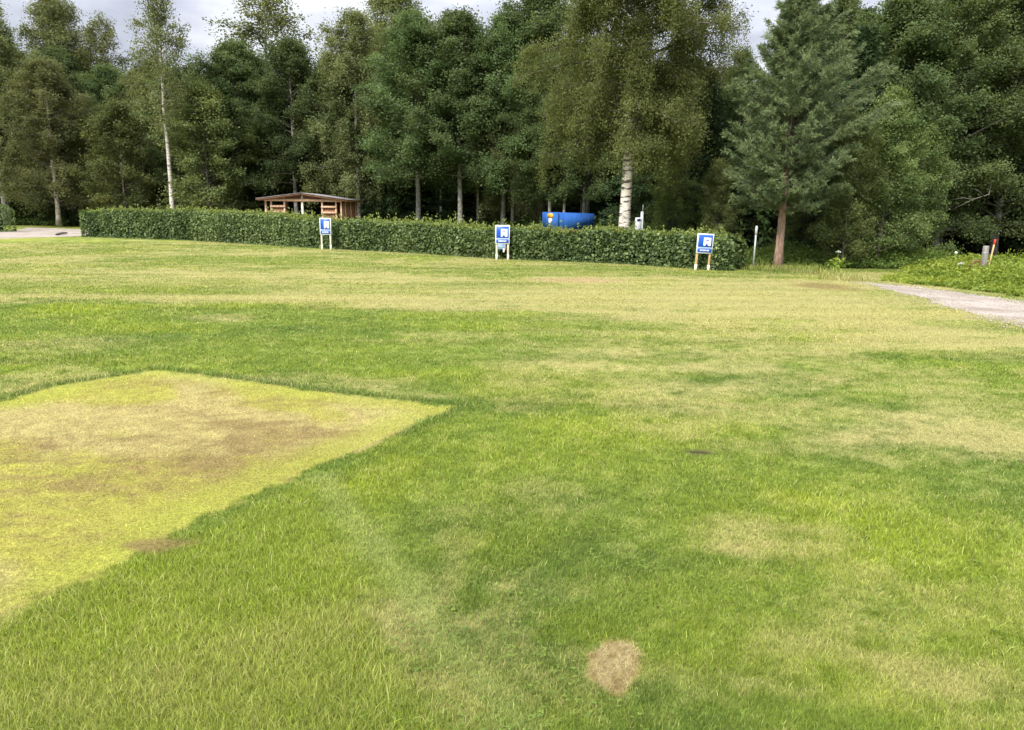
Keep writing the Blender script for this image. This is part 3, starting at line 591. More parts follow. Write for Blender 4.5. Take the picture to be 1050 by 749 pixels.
# ------------------------------------------------------------------ the two single trees on the lawn
bx, _ = at(640, 236, 26.6)
r = empty('birch_tree', (bx, 26.6, 0), 0.0, 'large garden birch with thick white trunk growing behind the hedge', 'birch')
PROTO['hero'] = make_tree('garden birch', 901, 13.2, 3.5, ovoid(3.4, 0.33, 0.8, 0.66), 130, lambda t: 0.25+0.7*t, 0.36, 22, 92, 0.060, 0.215, M['hero'], M['birch'], strand=0.95, tw_len=0.25, lean=(0.012, 0), limb_pale=M['bark'])
for part, me in zip(('trunk', 'limb_framework', 'crown'), PROTO['hero']): link(part, me, r)
r = empty('pine_tree', (7.71, 22.2, 0), 0.0, 'blue green pine with bare reddish trunk at the right end of the hedge', 'pine')
PROTO['pine'] = make_conifer('pine', 902, 7.75, 1.72, lambda t: float(np.interp(t, (0, 0.28, 0.5, 0.75, 1), (1.5, 2.1, 1.65, 0.88, 0.10))), 0.31, 7, lambda t: 0.10+0.7*t, 0.10, M['pine'], M['pinebark'], 0.12, 0.017, 15, 5, 20, 0.128, asym=(0.17, 0.0), upturn=0.22)
for part, me in zip(('trunk', 'limb_framework', 'crown'), PROTO['pine']): link(part, me, r)

# ------------------------------------------------------------------ hedge
rng = np.random.default_rng(31)
def path_eval(P, s):
    P = np.array(P); seg = np.hypot(*np.diff(P, axis=0).T); cum = np.concatenate([[0], np.cumsum(seg)])
    s = np.clip(s, 0, cum[-1]); x = np.interp(s, cum, P[:, 0]); y = np.interp(s, cum, P[:, 1])
    x2 = np.interp(np.minimum(s+0.4, cum[-1]), cum, P[:, 0]); y2 = np.interp(np.minimum(s+0.4, cum[-1]), cum, P[:, 1]); x1 = np.interp(np.maximum(s-0.4, 0), cum, P[:, 0]); y1 = np.interp(np.maximum(s-0.4, 0), cum, P[:, 1])
    tx, ty = x2-x1, y2-y1; l = np.hypot(tx, ty)+1e-9
    return x, y, tx/l, ty/l, cum[-1]
def make_hedge(root, P, hts, hw, n_leaf, n_shoot, leaf, seed, name='foliage'):
    rng = np.random.default_rng(seed)
    _, _, _, _, LT = path_eval(P, np.array([0.0]))
    hs = np.linspace(0, LT, len(hts))
    # dark twiggy core
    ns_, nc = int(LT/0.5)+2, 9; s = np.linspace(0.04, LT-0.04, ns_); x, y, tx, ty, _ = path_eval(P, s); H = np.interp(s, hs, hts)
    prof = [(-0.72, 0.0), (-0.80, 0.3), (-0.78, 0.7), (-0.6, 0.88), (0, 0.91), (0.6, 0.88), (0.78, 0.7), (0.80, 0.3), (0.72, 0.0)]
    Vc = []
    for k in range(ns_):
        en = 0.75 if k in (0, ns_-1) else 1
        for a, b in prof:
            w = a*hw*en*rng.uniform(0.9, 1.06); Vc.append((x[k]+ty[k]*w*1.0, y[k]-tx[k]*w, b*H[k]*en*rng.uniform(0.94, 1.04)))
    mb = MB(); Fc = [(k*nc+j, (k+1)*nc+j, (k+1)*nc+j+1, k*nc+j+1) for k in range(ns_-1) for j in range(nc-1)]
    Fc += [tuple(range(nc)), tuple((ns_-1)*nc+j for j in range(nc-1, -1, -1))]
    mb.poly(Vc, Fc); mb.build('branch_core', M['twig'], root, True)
    # leaf shell
    s = rng.uniform(-hw*0.8, LT+hw*0.8, n_leaf); th = rng.uniform(-0.08, 1.08, n_leaf)*math.pi      # 0 = front foot ... pi = back foot
    sc = np.clip(s, 0, LT); over = s-sc; x, y, tx, ty, _ = path_eval(P, sc); H = np.interp(sc, hs, hts)
    clump = fbm(s*2.2, th*2.2, seed, 3); H = H*(0.84+0.24*fbm(s*0.9, s*0.0+3, seed+4, 3)+0.09*clump)*np.sqrt(1-0.55*np.clip(np.abs(over)/hw, 0, 1)**2)
    ca, sa = np.cos(th), np.sin(th); sh = 0.30                     # superellipse section: square shoulders
    w = np.sign(ca)*np.abs(ca)**sh*hw; z = np.abs(sa)**sh*np.where(sa < 0, 0, 1)*H
    low = rng.random(n_leaf) < 0.60; zl = rng.uniform(0.02, 0.96, n_leaf)*H; w = np.where(low & (np.abs(ca) > 0.05), np.sign(ca)*hw*(1-0.10*np.abs(zl/H-0.45)), w); z = np.where(low, zl, z)
    endf = np.sqrt(np.clip(1-(over/(hw*0.95))**2, 0, 1)); w = w*endf
    dp = (clump-0.55)*0.30+rng.normal(0, 0.045, n_leaf); w = w*(1+dp*0.75)
    px_, py_ = x+tx*over+ty*w, y+ty*over-tx*w
    outx, outy = ty*np.sign(w), -tx*np.sign(w); top = z > 0.9*H
    Nn = np.stack([outx*np.where(top, 0.2, 0.8), outy*np.where(top, 0.2, 0.8), np.where(top, 1.0, 0.75)], 1)+unit(rng, n_leaf)*0.85
    Dl = unit(rng, n_leaf)+np.array([0, 0, -0.25])
    C = np.stack([px_, py_, z+np.where(top, dp*0.35, 0)], 1); C[:, 2] = np.maximum(C[:, 2], 0.02)
    Ls = leaf*rng.uniform(0.6, 1.3, n_leaf)
    Vv, Qq = leaf_quads(C, Dl, Nn, Ls, Ls*rng.uniform(0.55, 0.75, n_leaf))
    tint = np.clip(0.36+(clump-0.5)*1.2+(fbm(s*0.35, th*0.8, seed+21, 2)-0.5)*0.7+rng.normal(0, 0.26, n_leaf), 0, 1)  # leaf tone with lit and shaded contrast painted in, paler on bulging clumps
    link(name, quads('hedge foliage', Vv, Qq, M['hedge'], face=tint), root)
    # upright pale shoots on the top
    s = rng.uniform(0, LT, n_shoot); x, y, tx, ty, _ = path_eval(P, s); H = np.interp(s, hs, hts)*(0.87+0.24*fbm(s*0.9, s*0+3, seed+4, 3)); w = rng.uniform(-0.85, 0.85, n_shoot)*hw
    hgt = rng.gamma(2.0, 0.042, n_shoot)*(0.5+1.1*fbm(s*1.3, s*0+8, seed+9, 2)); k = 11; idx = np.repeat(np.arange(n_shoot), k); n = len(idx)
    q = rng.random(n); C = np.stack([(x+ty*w)[idx]+rng.normal(0, 0.03, n), (y-tx*w)[idx]+rng.normal(0, 0.03, n), H[idx]-0.05+hgt[idx]*q*1.3], 1)
    Dl = unit(rng, n)*0.8+np.array([0, 0, 0.8]); Nn = unit(rng, n)+np.array([0, -0.3, 0.5]); Ls = leaf*rng.uniform(0.55, 1.1, n)
    Vv, Qq = leaf_quads(C, Dl, Nn, Ls, Ls*0.5)
    link('top_growth', quads('hedge shoots', Vv, Qq, M['shoot'], face=np.clip(0.25+0.5*q+rng.normal(0, 0.2, n), 0, 1)), root)
hr = empty('hedge', (0, 0, 0), 0, 'long clipped leafy hedge running across behind the three camper signs', 'hedge')
make_hedge(hr, HEDGE, [1.34, 1.34, 1.26, 1.20, 1.12, 1.02, 0.95, 0.92, 0.92, 0.92], 0.62, 90000, 3000, 0.112, 5)
hr2 = empty('hedge', (0, 0, 0), 0, 'end of a separate hedge at the left edge of the photo beyond the gravel path', 'hedge')
x0, _ = at(10, 230, 43)
make_hedge(hr2, [(x0-7, 41.2), (x0-3.5, 42.2), (x0-0.6, 43.2)], [1.5, 1.6, 1.5], 0.75, 15000, 260, 0.095, 6)

# ------------------------------------------------------------------ verge weeds, undergrowth, forest litter (stuff)
def leaf_mass(name, pts_xy, hfun, n_per, leaf, mat, seed, up=0.8, asp=0.5):
    rng = np.random.default_rng(seed); n = len(pts_xy)*n_per; idx = np.repeat(np.arange(len(pts_xy)), n_per)
    h = hfun(pts_xy[:, 0], pts_xy[:, 1])*rng.uniform(0.55, 1.15, len(pts_xy))
    q = rng.random(n)**0.6; C = np.stack([pts_xy[idx, 0], pts_xy[idx, 1], h[idx]*q+0.01], 1); C[:, :2] += rng.normal(0, 0.09, (n, 2))*(0.4+q[:, None])
    Nn = unit(rng, n)+np.array([0, 0, up]); Dl = unit(rng, n)+np.array([0, 0, 0.15]); Ls = leaf*rng.uniform(0.6, 1.4, n)
    Vv, Qq = leaf_quads(C, Dl, Nn, Ls, Ls*asp)
    cl_ = fbm(pts_xy[:, 0]*1.2, pts_xy[:, 1]*1.2, seed, 3)
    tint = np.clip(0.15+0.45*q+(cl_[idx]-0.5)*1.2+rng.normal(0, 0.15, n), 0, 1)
    return tag(link(name, quads(name, Vv, Qq, mat, face=tint)), kind='stuff')
VER = [G(905, 288), G(930, 291), G(1000, 298), G(1050, 305), (17, 15.9), (26, 16.4), (30, 24), (24, 28), (17.5, 26), (13, 23.4), (11.2, 21.5)]
rng = np.random.default_rng(44); P = np.stack([rng.uniform(8, 30, 16000), rng.uniform(14, 29, 16000)], 1); P = P[inpoly(P[:, 0], P[:, 1], VER)]
def vh(x, y):
    e = pdist(x, y, [G(868, 284), G(930, 291), G(1000, 298), G(1050, 305), (17, 15.9), (26, 16.4)], False)
    return 0.05+0.34*sst(0.3, 3.5, e)*(0.55+0.9*fbm(x*0.7, y*0.7, 9, 3))*(0.25+0.75*sst(9.5, 13.5, x))
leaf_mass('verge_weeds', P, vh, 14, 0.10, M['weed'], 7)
q = rng.uniform(0, 1, 5200); P = np.stack([rng.uniform(-60, 8, 5200), np.zeros(5200)], 1); P[:, 1] = np.interp(P[:, 0], [e[0] for e in EDGE], [e[1] for e in EDGE])+rng.uniform(-0.6, 6, 5200)
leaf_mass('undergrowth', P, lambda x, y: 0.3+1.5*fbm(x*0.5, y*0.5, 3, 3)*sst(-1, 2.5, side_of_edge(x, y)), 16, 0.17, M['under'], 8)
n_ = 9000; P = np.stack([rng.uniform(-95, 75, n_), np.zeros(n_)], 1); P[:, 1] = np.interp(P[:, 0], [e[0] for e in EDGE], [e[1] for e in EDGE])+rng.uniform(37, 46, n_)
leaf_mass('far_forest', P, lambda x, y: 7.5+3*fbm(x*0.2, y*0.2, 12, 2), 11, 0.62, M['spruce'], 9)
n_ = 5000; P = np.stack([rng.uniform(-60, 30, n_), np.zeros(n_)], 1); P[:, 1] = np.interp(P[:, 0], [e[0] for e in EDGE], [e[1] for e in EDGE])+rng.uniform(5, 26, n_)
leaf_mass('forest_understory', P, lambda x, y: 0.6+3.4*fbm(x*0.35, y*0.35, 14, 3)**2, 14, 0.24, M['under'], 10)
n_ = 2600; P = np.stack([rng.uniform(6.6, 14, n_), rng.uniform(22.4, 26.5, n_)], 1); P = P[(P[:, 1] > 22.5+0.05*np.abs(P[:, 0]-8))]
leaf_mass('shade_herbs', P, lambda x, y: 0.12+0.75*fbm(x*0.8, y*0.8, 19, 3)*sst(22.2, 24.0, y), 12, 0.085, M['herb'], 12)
# rough grass round the pine foot and along the lawn's right end
n = 9000; P = np.stack([rng.uniform(6.2, 10.2, n), rng.uniform(18.3, 23.0, n)], 1)
rough = [(6.5, 21.4), (8.2, 20.3), G(840, 287), G(900, 290), G(868, 283), (9.2, 21.6), (8.7, 22.9), (6.6, 22.9)]
P = P[inpoly(P[:, 0], P[:, 1], rough)]
c, _, _, _ = lawn(P[:, 0], P[:, 1]); c = c*rng.lognormal(0, 0.25, len(P))[:, None]
tag(link('rough_grass', blades('rough_grass', P[:, 0], P[:, 1], rng.uniform(0.07, 0.2, len(P)), c, np.full(len(P), 0.016), 0.4, M['grass'], rng)), kind='stuff')

# ------------------------------------------------------------------ small structures
M['white'] = surf('white board paint', (0.56, 0.58, 0.60), (0.70, 0.71, 0.72), 5, 0.45)
M['blue'] = surf('sign blue', (0.010, 0.075, 0.40), (0.014, 0.095, 0.47), 3, 0.4)
M['postwood'] = surf('yellow stake wood', (0.36, 0.25, 0.11), (0.55, 0.42, 0.22), 8, 0.75, (6, 6, 0.8))
M['postwhite'] = surf('weathered white stake', (0.50, 0.46, 0.36), (0.66, 0.62, 0.52), 8, 0.75, (6, 6, 0.8))
M['greypanel'] = surf('faded picture panel', (0.10, 0.17, 0.28), (0.32, 0.42, 0.52), 14, 0.5)
M['newwood'] = surf('fresh timber', (0.42, 0.265, 0.16), (0.62, 0.43, 0.28), 5, 0.75, (5, 5, 0.7))
M['palewood'] = surf('pale new timber', (0.62, 0.54, 0.42), (0.80, 0.74, 0.62), 5, 0.7, (5, 5, 0.7))
M['redwood'] = surf('reddish boards', (0.19, 0.090, 0.048), (0.32, 0.16, 0.09), 5, 0.8, (9, 9, 0.8))
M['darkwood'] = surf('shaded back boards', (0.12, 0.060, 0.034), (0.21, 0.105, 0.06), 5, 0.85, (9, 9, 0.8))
M['roofing'] = surf('roofing sheet', (0.13, 0.12, 0.12), (0.24, 0.22, 0.21), 4, 0.7)
M['cblue'] = surf('container blue', (0.020, 0.085, 0.31), (0.034, 0.12, 0.39), 3, 0.85, spec=0.1)
M['cseam'] = surf('container seam', (0.013, 0.070, 0.29), (0.022, 0.10, 0.37), 3, 0.5)
M['rust'] = surf('rusty steel', (0.10, 0.05, 0.03), (0.24, 0.12, 0.07), 8, 0.85)
M['steel'] = surf('galvanised steel', (0.34, 0.36, 0.37), (0.50, 0.52, 0.53), 12, 0.45, metal=0.3)
M['greybox'] = surf('light grey plastic', (0.50, 0.52, 0.53), (0.62, 0.63, 0.64), 4, 0.5)
M['oldpost'] = surf('weathered grey post', (0.15, 0.135, 0.12), (0.28, 0.26, 0.235), 7, 0.9, (6, 6, 0.7), 0.4)
M['red'] = surf('red paint', (0.50, 0.03, 0.02), (0.62, 0.05, 0.03), 5, 0.5)
M['orange'] = surf('orange emblem', (0.62, 0.30, 0.03), (0.70, 0.38, 0.05), 5, 0.5)
M['dark'] = surf('dark opening', (0.012, 0.02, 0.05), (0.02, 0.03, 0.07), 5, 0.4)
M['petal'] = surf('white flower', (0.46, 0.48, 0.40), (0.60, 0.60, 0.52), 20, 0.8)
M['stem'] = surf('green stem', (0.08, 0.13, 0.03), (0.14, 0.19, 0.05), 9, 0.7)
# camper signs: width, board height, clearance
def camper_sign(u, v_base, Wd, Hb, clr, tilt, yaw, label, post_mat, low_white=True, extra=False):
    x, y = G(u, v_base); r = empty('camper_sign', (x, y, 0), yaw, label, 'sign', 'camper signs in front of the hedge'); r.rotation_euler = (0, tilt, yaw)
    for sx in (-1, 1):
        mb = MB(); px_ = sx*(Wd/2-0.05); mb.box((px_, 0.035, (clr+Hb*0.97)/2-0.06), (0.062, 0.045, clr+Hb*0.97+0.12), ch=0.006); po = mb.build('post', post_mat, r)
        if low_white:
            mb = MB(); mb.box((px_, 0.035, clr*0.17-0.02), (0.068, 0.051, clr*0.34+0.04), ch=0.004); mb.build('painted_foot', M['postwhite'], po)
    mb = MB(); mb.box((0, 0, clr+Hb/2), (Wd, 0.022, Hb), ch=0.005); bo = mb.build('board', M['white'], r)
    iw = Wd*0.86; z1 = clr+Hb*0.94; z0 = clr+Hb*0.32
    mb = MB(); mb.box((0, -0.013, (z0+z1)/2), (iw, 0.006, z1-z0), ch=0.002); mb.build('blue_panel', M['blue'], bo)
    mb = MB(); mb.box((0, -0.013, clr+Hb*0.15), (iw, 0.006, Hb*0.19), ch=0.002); mb.build('caption_panel', M['blue'], bo)
    # white motorhome shape: square body with a round wheel arch
    ax0, ax1 = -iw*0.13, iw*0.40; zb, zt = z0+Hb*0.07, z1-Hb*0.13; wc = (ax0+ax1)/2-0.01; wr = (ax1-ax0)*0.19; yb = -0.0185
    xs_ = [ax0, ax0+0.012, wc-wr]+[wc+wr*math.cos(a) for a in np.linspace(math.pi, 0, 9)[1:-1]]+[wc+wr, ax1-0.008, ax1]
    lo_ = [zb+0.03*Hb if abs(q-ax0) < 1e-6 or abs(q-ax1) < 1e-6 else (zb+wr*1.25*math.sqrt(max(0, 1-((q-wc)/wr)**2)) if abs(q-wc) < wr else zb) for q in xs_]
    k = len(xs_); mb = MB(); mb.poly([(q, yb, l) for q, l in zip(xs_, lo_)]+[(q, yb, zt) for q in xs_], [(i, i+1, k+i+1, k+i) for i in range(k-1)])
    mb.build('motorhome_symbol', M['white'], bo)
    mb = MB(); mb.box(((ax0+ax1)/2, yb-0.003, zt-(zt-zb)*0.34), ((ax1-ax0)*0.42, 0.003, 0.018)); mb.build('symbol_window', M['blue'], bo)
    rgs = random.Random(int(u)); lines = []
    for zc, hh, wf in ((clr+Hb*0.282, Hb*0.040, 0.92), (clr+Hb*0.15, Hb*0.075, 0.66)):
        mb = MB(); xx = -iw*wf/2
        while xx < iw*wf/2-0.012:
            w_ = rgs.uniform(0.018, 0.034); mb.box((xx+w_/2, -0.0175 if zc < clr+Hb*0.2 else -0.0125, zc), (w_*0.86, 0.004, hh*rgs.uniform(0.85, 1.1))); xx += w_+(0.0 if rgs.random() > 0.2 else 0.01)
        mb.build('caption_line', M['white'] if zc < clr+Hb*0.2 else M['blue2'], bo)
    if extra:
        mb = MB(); mb.box((-0.02, 0.0, clr-0.085), (Wd*0.52, 0.012, 0.16), ch=0.004); mb.build('picture_panel', M['greypanel'], r)
        mb = MB(); mb.box((0.045, -0.012, clr-0.20), (0.055, 0.008, 0.12), ch=0.004); mb.build('tag', M['white'], r)
        mb = MB(); mb.box((0.10, 0.0, clr-0.13), (0.07, 0.01, 0.13), ch=0.004); mb.build('tag', M['rust'], r)
M['blue2'] = surf('pale blue lettering', (0.20, 0.34, 0.66), (0.30, 0.45, 0.74), 9, 0.5)
camper_sign(334.5, 256.3, 0.45, 0.63, 0.56, 0.0, -0.12, 'blue and white camper sign in front of the hedge below the shed, leftmost', M['postwhite'])
camper_sign(515, 266.5, 0.47, 0.60, 0.50, 0.0, -0.03, 'blue and white camper sign with a small picture panel and tag hung under it', M['postwhite'], extra=True)
camper_sign(720, 277.5, 0.475, 0.545, 0.47, 0.045, 0.12, 'slightly leaning camper sign on yellow stakes near the right end of the hedge', M['postwood'])
# open timber shed
sx0, sx1, sy0, sy1 = -13.51, -9.41, 42.0, 46.0
r = empty('open_shed', ((sx0+sx1)/2, (sy0+sy1)/2, 0), 0, 'open timber shed with low gabled roof standing behind the hedge', 'shed')
cx, cy = (sx0+sx1)/2, (sy0+sy1)/2; hwid = (sx1-sx0)/2; hd = (sy1-sy0)/2; ez, rz_ = 2.0, 2.27
def part(name, mat, fn):
    mb = MB(); fn(mb); return mb.build(name, mat, r)
fx = [-hwid, -hwid+0.30, -hwid+1.02, -0.06, 0.80*hwid-0.62, hwid-0.28, hwid]
for k, px_ in enumerate(fx):
    part('post', M['palewood'] if k == 3 else M['newwood'], lambda mb: mb.box((px_, -hd, (ez+0.10 if k not in (3,) else rz_-0.08)/2), (0.105 if k == 3 else 0.085, 0.10, ez+0.02 if k != 3 else rz_-0.10), ch=0.006))
for px_ in (-hwid, 0, hwid):
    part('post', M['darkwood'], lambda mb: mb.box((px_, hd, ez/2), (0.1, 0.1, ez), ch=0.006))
part('beam', M['newwood'], lambda mb: mb.box((0, -hd-0.085, ez-0.06), (2*hwid+0.1, 0.06, 0.13), ch=0.006))
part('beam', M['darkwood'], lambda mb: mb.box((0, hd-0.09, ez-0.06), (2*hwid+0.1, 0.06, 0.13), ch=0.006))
for a, b in ((fx[1], fx[2]), (fx[4], fx[5])):
    for z in (1.60, 1.30, 0.72): part('rail', M['newwood'], lambda mb: mb.box(((a+b)/2, -hd-0.083, z), (abs(b-a)+0.09, 0.055, 0.095), ch=0.005))
    part('infill_panel', M['redwood'], lambda mb: [mb.box((a+(q+0.5)*(b-a)/6, -hd+0.02, 0.87), ((b-a)/6-0.012, 0.02, 1.62)) for q in range(6)])
part('gable_board', M['redwood'], lambda mb: mb.poly([(-hwid, -hd+0.01, ez+0.0), (hwid, -hd+0.01, ez+0.0), (0, -hd+0.01, rz_-0.03), (-hwid, -hd+0.04, ez), (hwid, -hd+0.04, ez), (0, -hd+0.04, rz_-0.03)], [(0, 1, 2), (5, 4, 3), (0, 3, 4, 1), (1, 4, 5, 2), (2, 5, 3, 0)]))
part('side_cladding', M['redwood'], lambda mb: [mb.box((hwid+0.062, -hd+0.12+(q+0.5)*(2*hd-0.2)/12, 0.95), (0.022, (2*hd-0.2)/12-0.05, 1.8)) for q in range(12)])
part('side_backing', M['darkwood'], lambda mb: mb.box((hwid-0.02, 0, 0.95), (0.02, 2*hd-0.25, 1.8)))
for q in (0.15, 0.5, 0.85):
    part('side_post', M['newwood'], lambda mb: mb.box((hwid+0.10, -hd+2*hd*q, 0.97), (0.05, 0.07, 1.9), ch=0.004))
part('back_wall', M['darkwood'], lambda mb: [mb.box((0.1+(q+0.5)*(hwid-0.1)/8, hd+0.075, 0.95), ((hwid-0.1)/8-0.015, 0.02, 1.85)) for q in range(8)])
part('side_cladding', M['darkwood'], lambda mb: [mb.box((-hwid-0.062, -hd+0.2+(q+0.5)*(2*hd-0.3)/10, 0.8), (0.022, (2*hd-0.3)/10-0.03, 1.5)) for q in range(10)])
part('workbench', M['newwood'], lambda mb: mb.box((0.55, 0.6, 1.15), (0.9, 0.5, 0.06)).box((0.2, 0.6, 0.55), (0.06, 0.4, 1.14)).box((0.9, 0.6, 0.55), (0.06, 0.4, 1.14)))
def roof_slab(sgn):
    mb = MB(); ov = 0.40 if sgn < 0 else 0.46; dz = (rz_-ez)/hwid
    x1 = sgn*(hwid+ov); z1 = rz_-dz*(hwid+ov)+0.07; z0_ = rz_+0.07; y0, y1 = -hd-0.45, hd+0.45; th = 0.032
    mb.poly([(0, y0, z0_), (x1, y0, z1), (x1, y1, z1), (0, y1, z0_), (0, y0, z0_-th), (x1, y0, z1-th), (x1, y1, z1-th), (0, y1, z0_-th)], [(0, 1, 2, 3), (7, 6, 5, 4), (0, 4, 5, 1), (1, 5, 6, 2), (2, 6, 7, 3), (3, 7, 4, 0)])
    ro = mb.build('roof', M['roofing'], r)
    mb = MB()
    mb.bar((0.02*sgn, y0-0.012, z0_-0.09), (x1*0.995, y0-0.012, z1-0.09), 0.022, 0.035); mb.build('fascia', M['darkwood'], ro)
    for q in range(6):
        yy = y0+0.25+(y1-y0-0.5)*q/5; mb = MB(); mb.bar((0.05*sgn, yy, z0_-0.095), (x1*0.97, yy, z1-0.09), 0.045, 0.09); mb.build('rafter', M['redwood'], ro)
roof_slab(-1); roof_slab(1)
# blue ribbed skip
Yc = 35.5; xn, _ = at(572, 219, Yc)
r = empty('steel_container', (xn, Yc, 0), R(25), 'blue ribbed steel container with orange emblem behind the hedge', 'container')
def zt(s): return 1.50-0.02*s                      # the lid falls slightly towards the far end
Lc, Wc = 1.95, 1.55
part('container_body', M['cblue'], lambda mb: mb.poly([(0, 0, 0.72), (Lc, 0, 0.72), (Lc, Wc, 0.72), (0, Wc, 0.72), (0, 0, zt(0)), (Lc, 0, zt(Lc)), (Lc, Wc, zt(Lc)), (0, Wc, zt(0))], [(3, 2, 1, 0), (4, 5, 6, 7), (0, 1, 5, 4), (1, 2, 6, 5), (2, 3, 7, 6), (3, 0, 4, 7)]))
for q in range(4):
    s_ = 0.3+q*0.45; part('seam', M['cseam'], lambda mb: mb.box((s_, -0.0015, (0.80+zt(s_))/2), (0.012, 0.003, zt(s_)-0.92)))
part('corner_post', M['cblue'], lambda mb: mb.box((-0.012, -0.012, 1.10), (0.07, 0.07, 0.78), ch=0.008))
part('base_frame', M['rust'], lambda mb: mb.box((Lc/2, Wc/2, 0.66), (Lc+0.06, Wc+0.06, 0.11), ch=0.01))
for a in (0.15, Lc-0.15):
    for b in (0.15, Wc-0.15): part('leg', M['rust'], lambda mb: mb.box((a, b, 0.29), (0.14, 0.14, 0.62), ch=0.01))
def disc(mb, c, rad_, depth, n=20):
    P_ = [(c[0]-depth*s_, c[1]+rad_*math.cos(2*math.pi*q/n), c[2]+rad_*0.38*math.sin(2*math.pi*q/n)) for s_ in (0, 1) for q in range(n)]
    return mb.poly(P_, [tuple(range(n-1, -1, -1)), tuple(range(n, 2*n))]+[(q, (q+1) % n, n+(q+1) % n, n+q) for q in range(n)])
part('emblem', M['orange'], lambda mb: disc(mb, (-0.004, 0.72, 1.34), 0.31, 0.01))
part('notice', M['white'], lambda mb: mb.box((-0.008, 0.72, 1.10), (0.012, 0.34, 0.22), ch=0.003))
# electric hook-up post
x, _ = at(657, 238, 25.6)
r = empty('power_post', (x, 25.6, 0), 0.2, 'light grey power post with a meter box behind the hedge beside the thick birch', 'post')
part('pole', M['greybox'], lambda mb: mb.box((0.02, 0, 0.78), (0.085, 0.07, 1.62), ch=0.01))
part('meter_box', M['greybox'], lambda mb: mb.box((-0.12, -0.02, 1.12), (0.17, 0.14, 0.55), ch=0.015))
part('meter_window', M['dark'], lambda mb: mb.box((-0.12, -0.094, 1.31), (0.12, 0.01, 0.08), ch=0.002))
part('antenna', M['steel'], lambda mb: mb.tube([(0.035, 0, 1.58), (0.04, 0, 1.82)], 0.012, 8))
# thin grey pole at the hedge's end
x, y = G(772, 276)
r = empty('metal_pole', (x, y, 0), 0, 'thin grey metal pole between the hedge end and the pine trunk', 'pole'); r.rotation_euler = (0, R(0.8), 0)
part('pole', M['steel'], lambda mb: mb.tube([(0, 0, -0.05), (0, 0, 1.16)], 0.026, 10))
part('cap', M['greybox'], lambda mb: mb.tube([(0, 0, 0.98), (0, 0, 1.2), (0, 0, 1.23)], [0.036, 0.036, 0.024], 10))
# grey post and red-tipped stake among the weeds
x, z = at(1010, 262, 20.6)
r = empty('wooden_post', (x, 20.6, 0), 0.2, 'weathered grey wooden post among the weeds on the right verge', 'post')
part('shaft', M['oldpost'], lambda mb: mb.box((0, 0, 0.38), (0.125, 0.10, 0.86), ch=0.012))
part('metal_band', M['steel'], lambda mb: mb.box((0, 0, 0.62), (0.131, 0.106, 0.018)))
x, z = at(1014.5, 262, 20.9)
r = empty('marker_stake', (x, 20.9, 0), 0, 'leaning wooden stake with a red tip beside the grey post', 'stake'); r.rotation_euler = (0, R(6), 0)
part('shaft', M['postwood'], lambda mb: mb.box((0, 0, 0.42), (0.036, 0.032, 0.94), ch=0.005))
part('red_tip', M['red'], lambda mb: mb.box((0, 0, 0.91), (0.046, 0.042, 0.14), ch=0.006))
x, z = at(1001, 270, 20.3)
r = empty('bent_hoop', (x, 20.3, 0), 0, 'rusty bent hoop lying in the weeds left of the grey post', 'hoop')
part('hoop', M['rust'], lambda mb: mb.tube([(0.13*math.cos(a), 0, 0.28+0.15*math.sin(a)) for a in np.linspace(-0.5, math.pi+0.5, 16)], 0.022, 8))
x, z = at(980, 262, 21.2)
r = empty('garden_stake', (x, 21.2, 0), 0, 'thin green stake with a white round top in the verge weeds', 'stake')
part('shaft', M['stem'], lambda mb: mb.tube([(0, 0, -0.02), (0, 0, 0.56)], 0.013, 8))
part('white_top', M['white'], lambda mb: mb.tube([(0, 0, 0.55), (0, 0, 0.57), (0, 0, 0.60), (0, 0, 0.62)], [0.016, 0.036, 0.036, 0.016], 12))
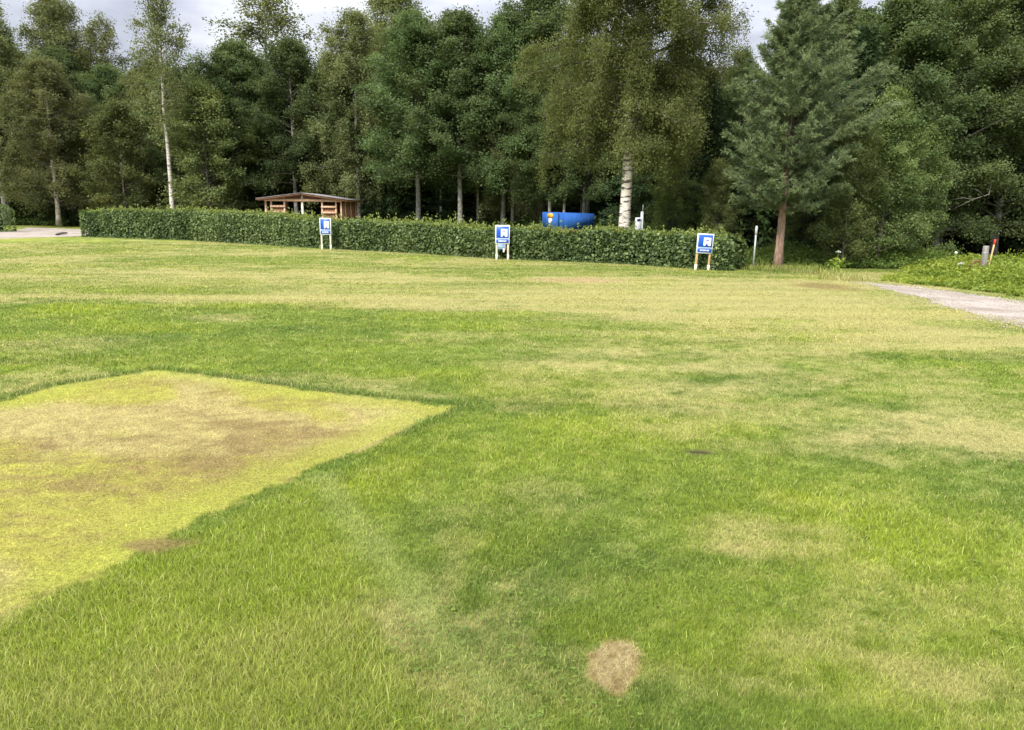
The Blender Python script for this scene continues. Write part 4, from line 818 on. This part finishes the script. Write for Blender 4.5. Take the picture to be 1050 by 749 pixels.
def flower(u, v, Y, h, seed, label):
    rng = np.random.default_rng(seed); x, _ = at(u, v, Y); r = empty('white_wildflower', (x, Y, 0), rng.uniform(0, 6), label, 'flower', 'white wildflowers at the right of the pine')
    mb = MB(); mb.tube([(0, 0, -0.02), (0.01, 0, h*0.5), (0, 0.01, h*0.93)], [0.012, 0.009, 0.006], 6); mb.build('stem', M['stem'], r)
    n = 160; a = rng.uniform(0, 6.28, n); q = np.sqrt(rng.random(n))*0.07
    C = np.stack([q*np.cos(a), q*np.sin(a), h+0.03-q*q*6+rng.normal(0, 0.012, n)], 1); Vv, Qq = leaf_quads(C, unit(rng, n), unit(rng, n)+np.array([0, 0, 2.0]), np.full(n, 0.022), np.full(n, 0.018))
    link('flower_head', quads('umbel', Vv, Qq, M['petal']), r)
    n = 40; C = np.stack([rng.normal(0, 0.10, n), rng.normal(0, 0.10, n), rng.uniform(0.05, h*0.7, n)], 1); Vv, Qq = leaf_quads(C, unit(rng, n), unit(rng, n)+np.array([0, 0, 1.0]), np.full(n, 0.15), np.full(n, 0.07))
    link('leaf_cluster', quads('weed leaves', Vv, Qq, M['weed'], face=rng.random(n)), r)
flower(859, 264, 21.3, 0.55, 1, 'white flower head on a tall stem beneath the willow bush right of the pine')
flower(985, 274, 20.0, 0.35, 2, 'small white flower low in the verge weeds below the white-topped stake')
# stick on the left gravel path
x, y = G(63, 241)
r = empty('fallen_stick', (x, y, 0), 0.5, 'dark stick lying slanted on the left gravel path', 'stick')
part('stick', M['bark'], lambda mb: mb.tube([(-0.2, -1.0, 0.05), (0.02, 0.1, 0.09), (0.22, 1.3, 0.06)], [0.05, 0.06, 0.035], 8))
# bare dead branch hanging out of the alders on the right
x, z = at(1003, 205, 26.2)
r = empty('dead_branch', (x, 26.2, z), 0, 'bare pale dead branch hanging from the dark alders above the grey post', 'branch')
part('bough', M['deadwood'], lambda mb: mb.tube([(-0.75, 0.2, -0.35), (-0.2, 0, 0.0), (0.4, 0.1, 0.18), (0.9, 0.9, 0.55)], [0.007, 0.012, 0.017, 0.026], 6))
part('side_twig', M['deadwood'], lambda mb: mb.tube([(-0.2, 0, 0.0), (-0.55, -0.05, 0.06), (-0.95, -0.1, -0.02)], [0.014, 0.010, 0.005], 5))
part('side_twig', M['deadwood'], lambda mb: mb.tube([(0.2, 0.05, 0.12), (-0.1, -0.1, 0.30), (-0.3, -0.15, 0.36)], [0.014, 0.009, 0.005], 5))
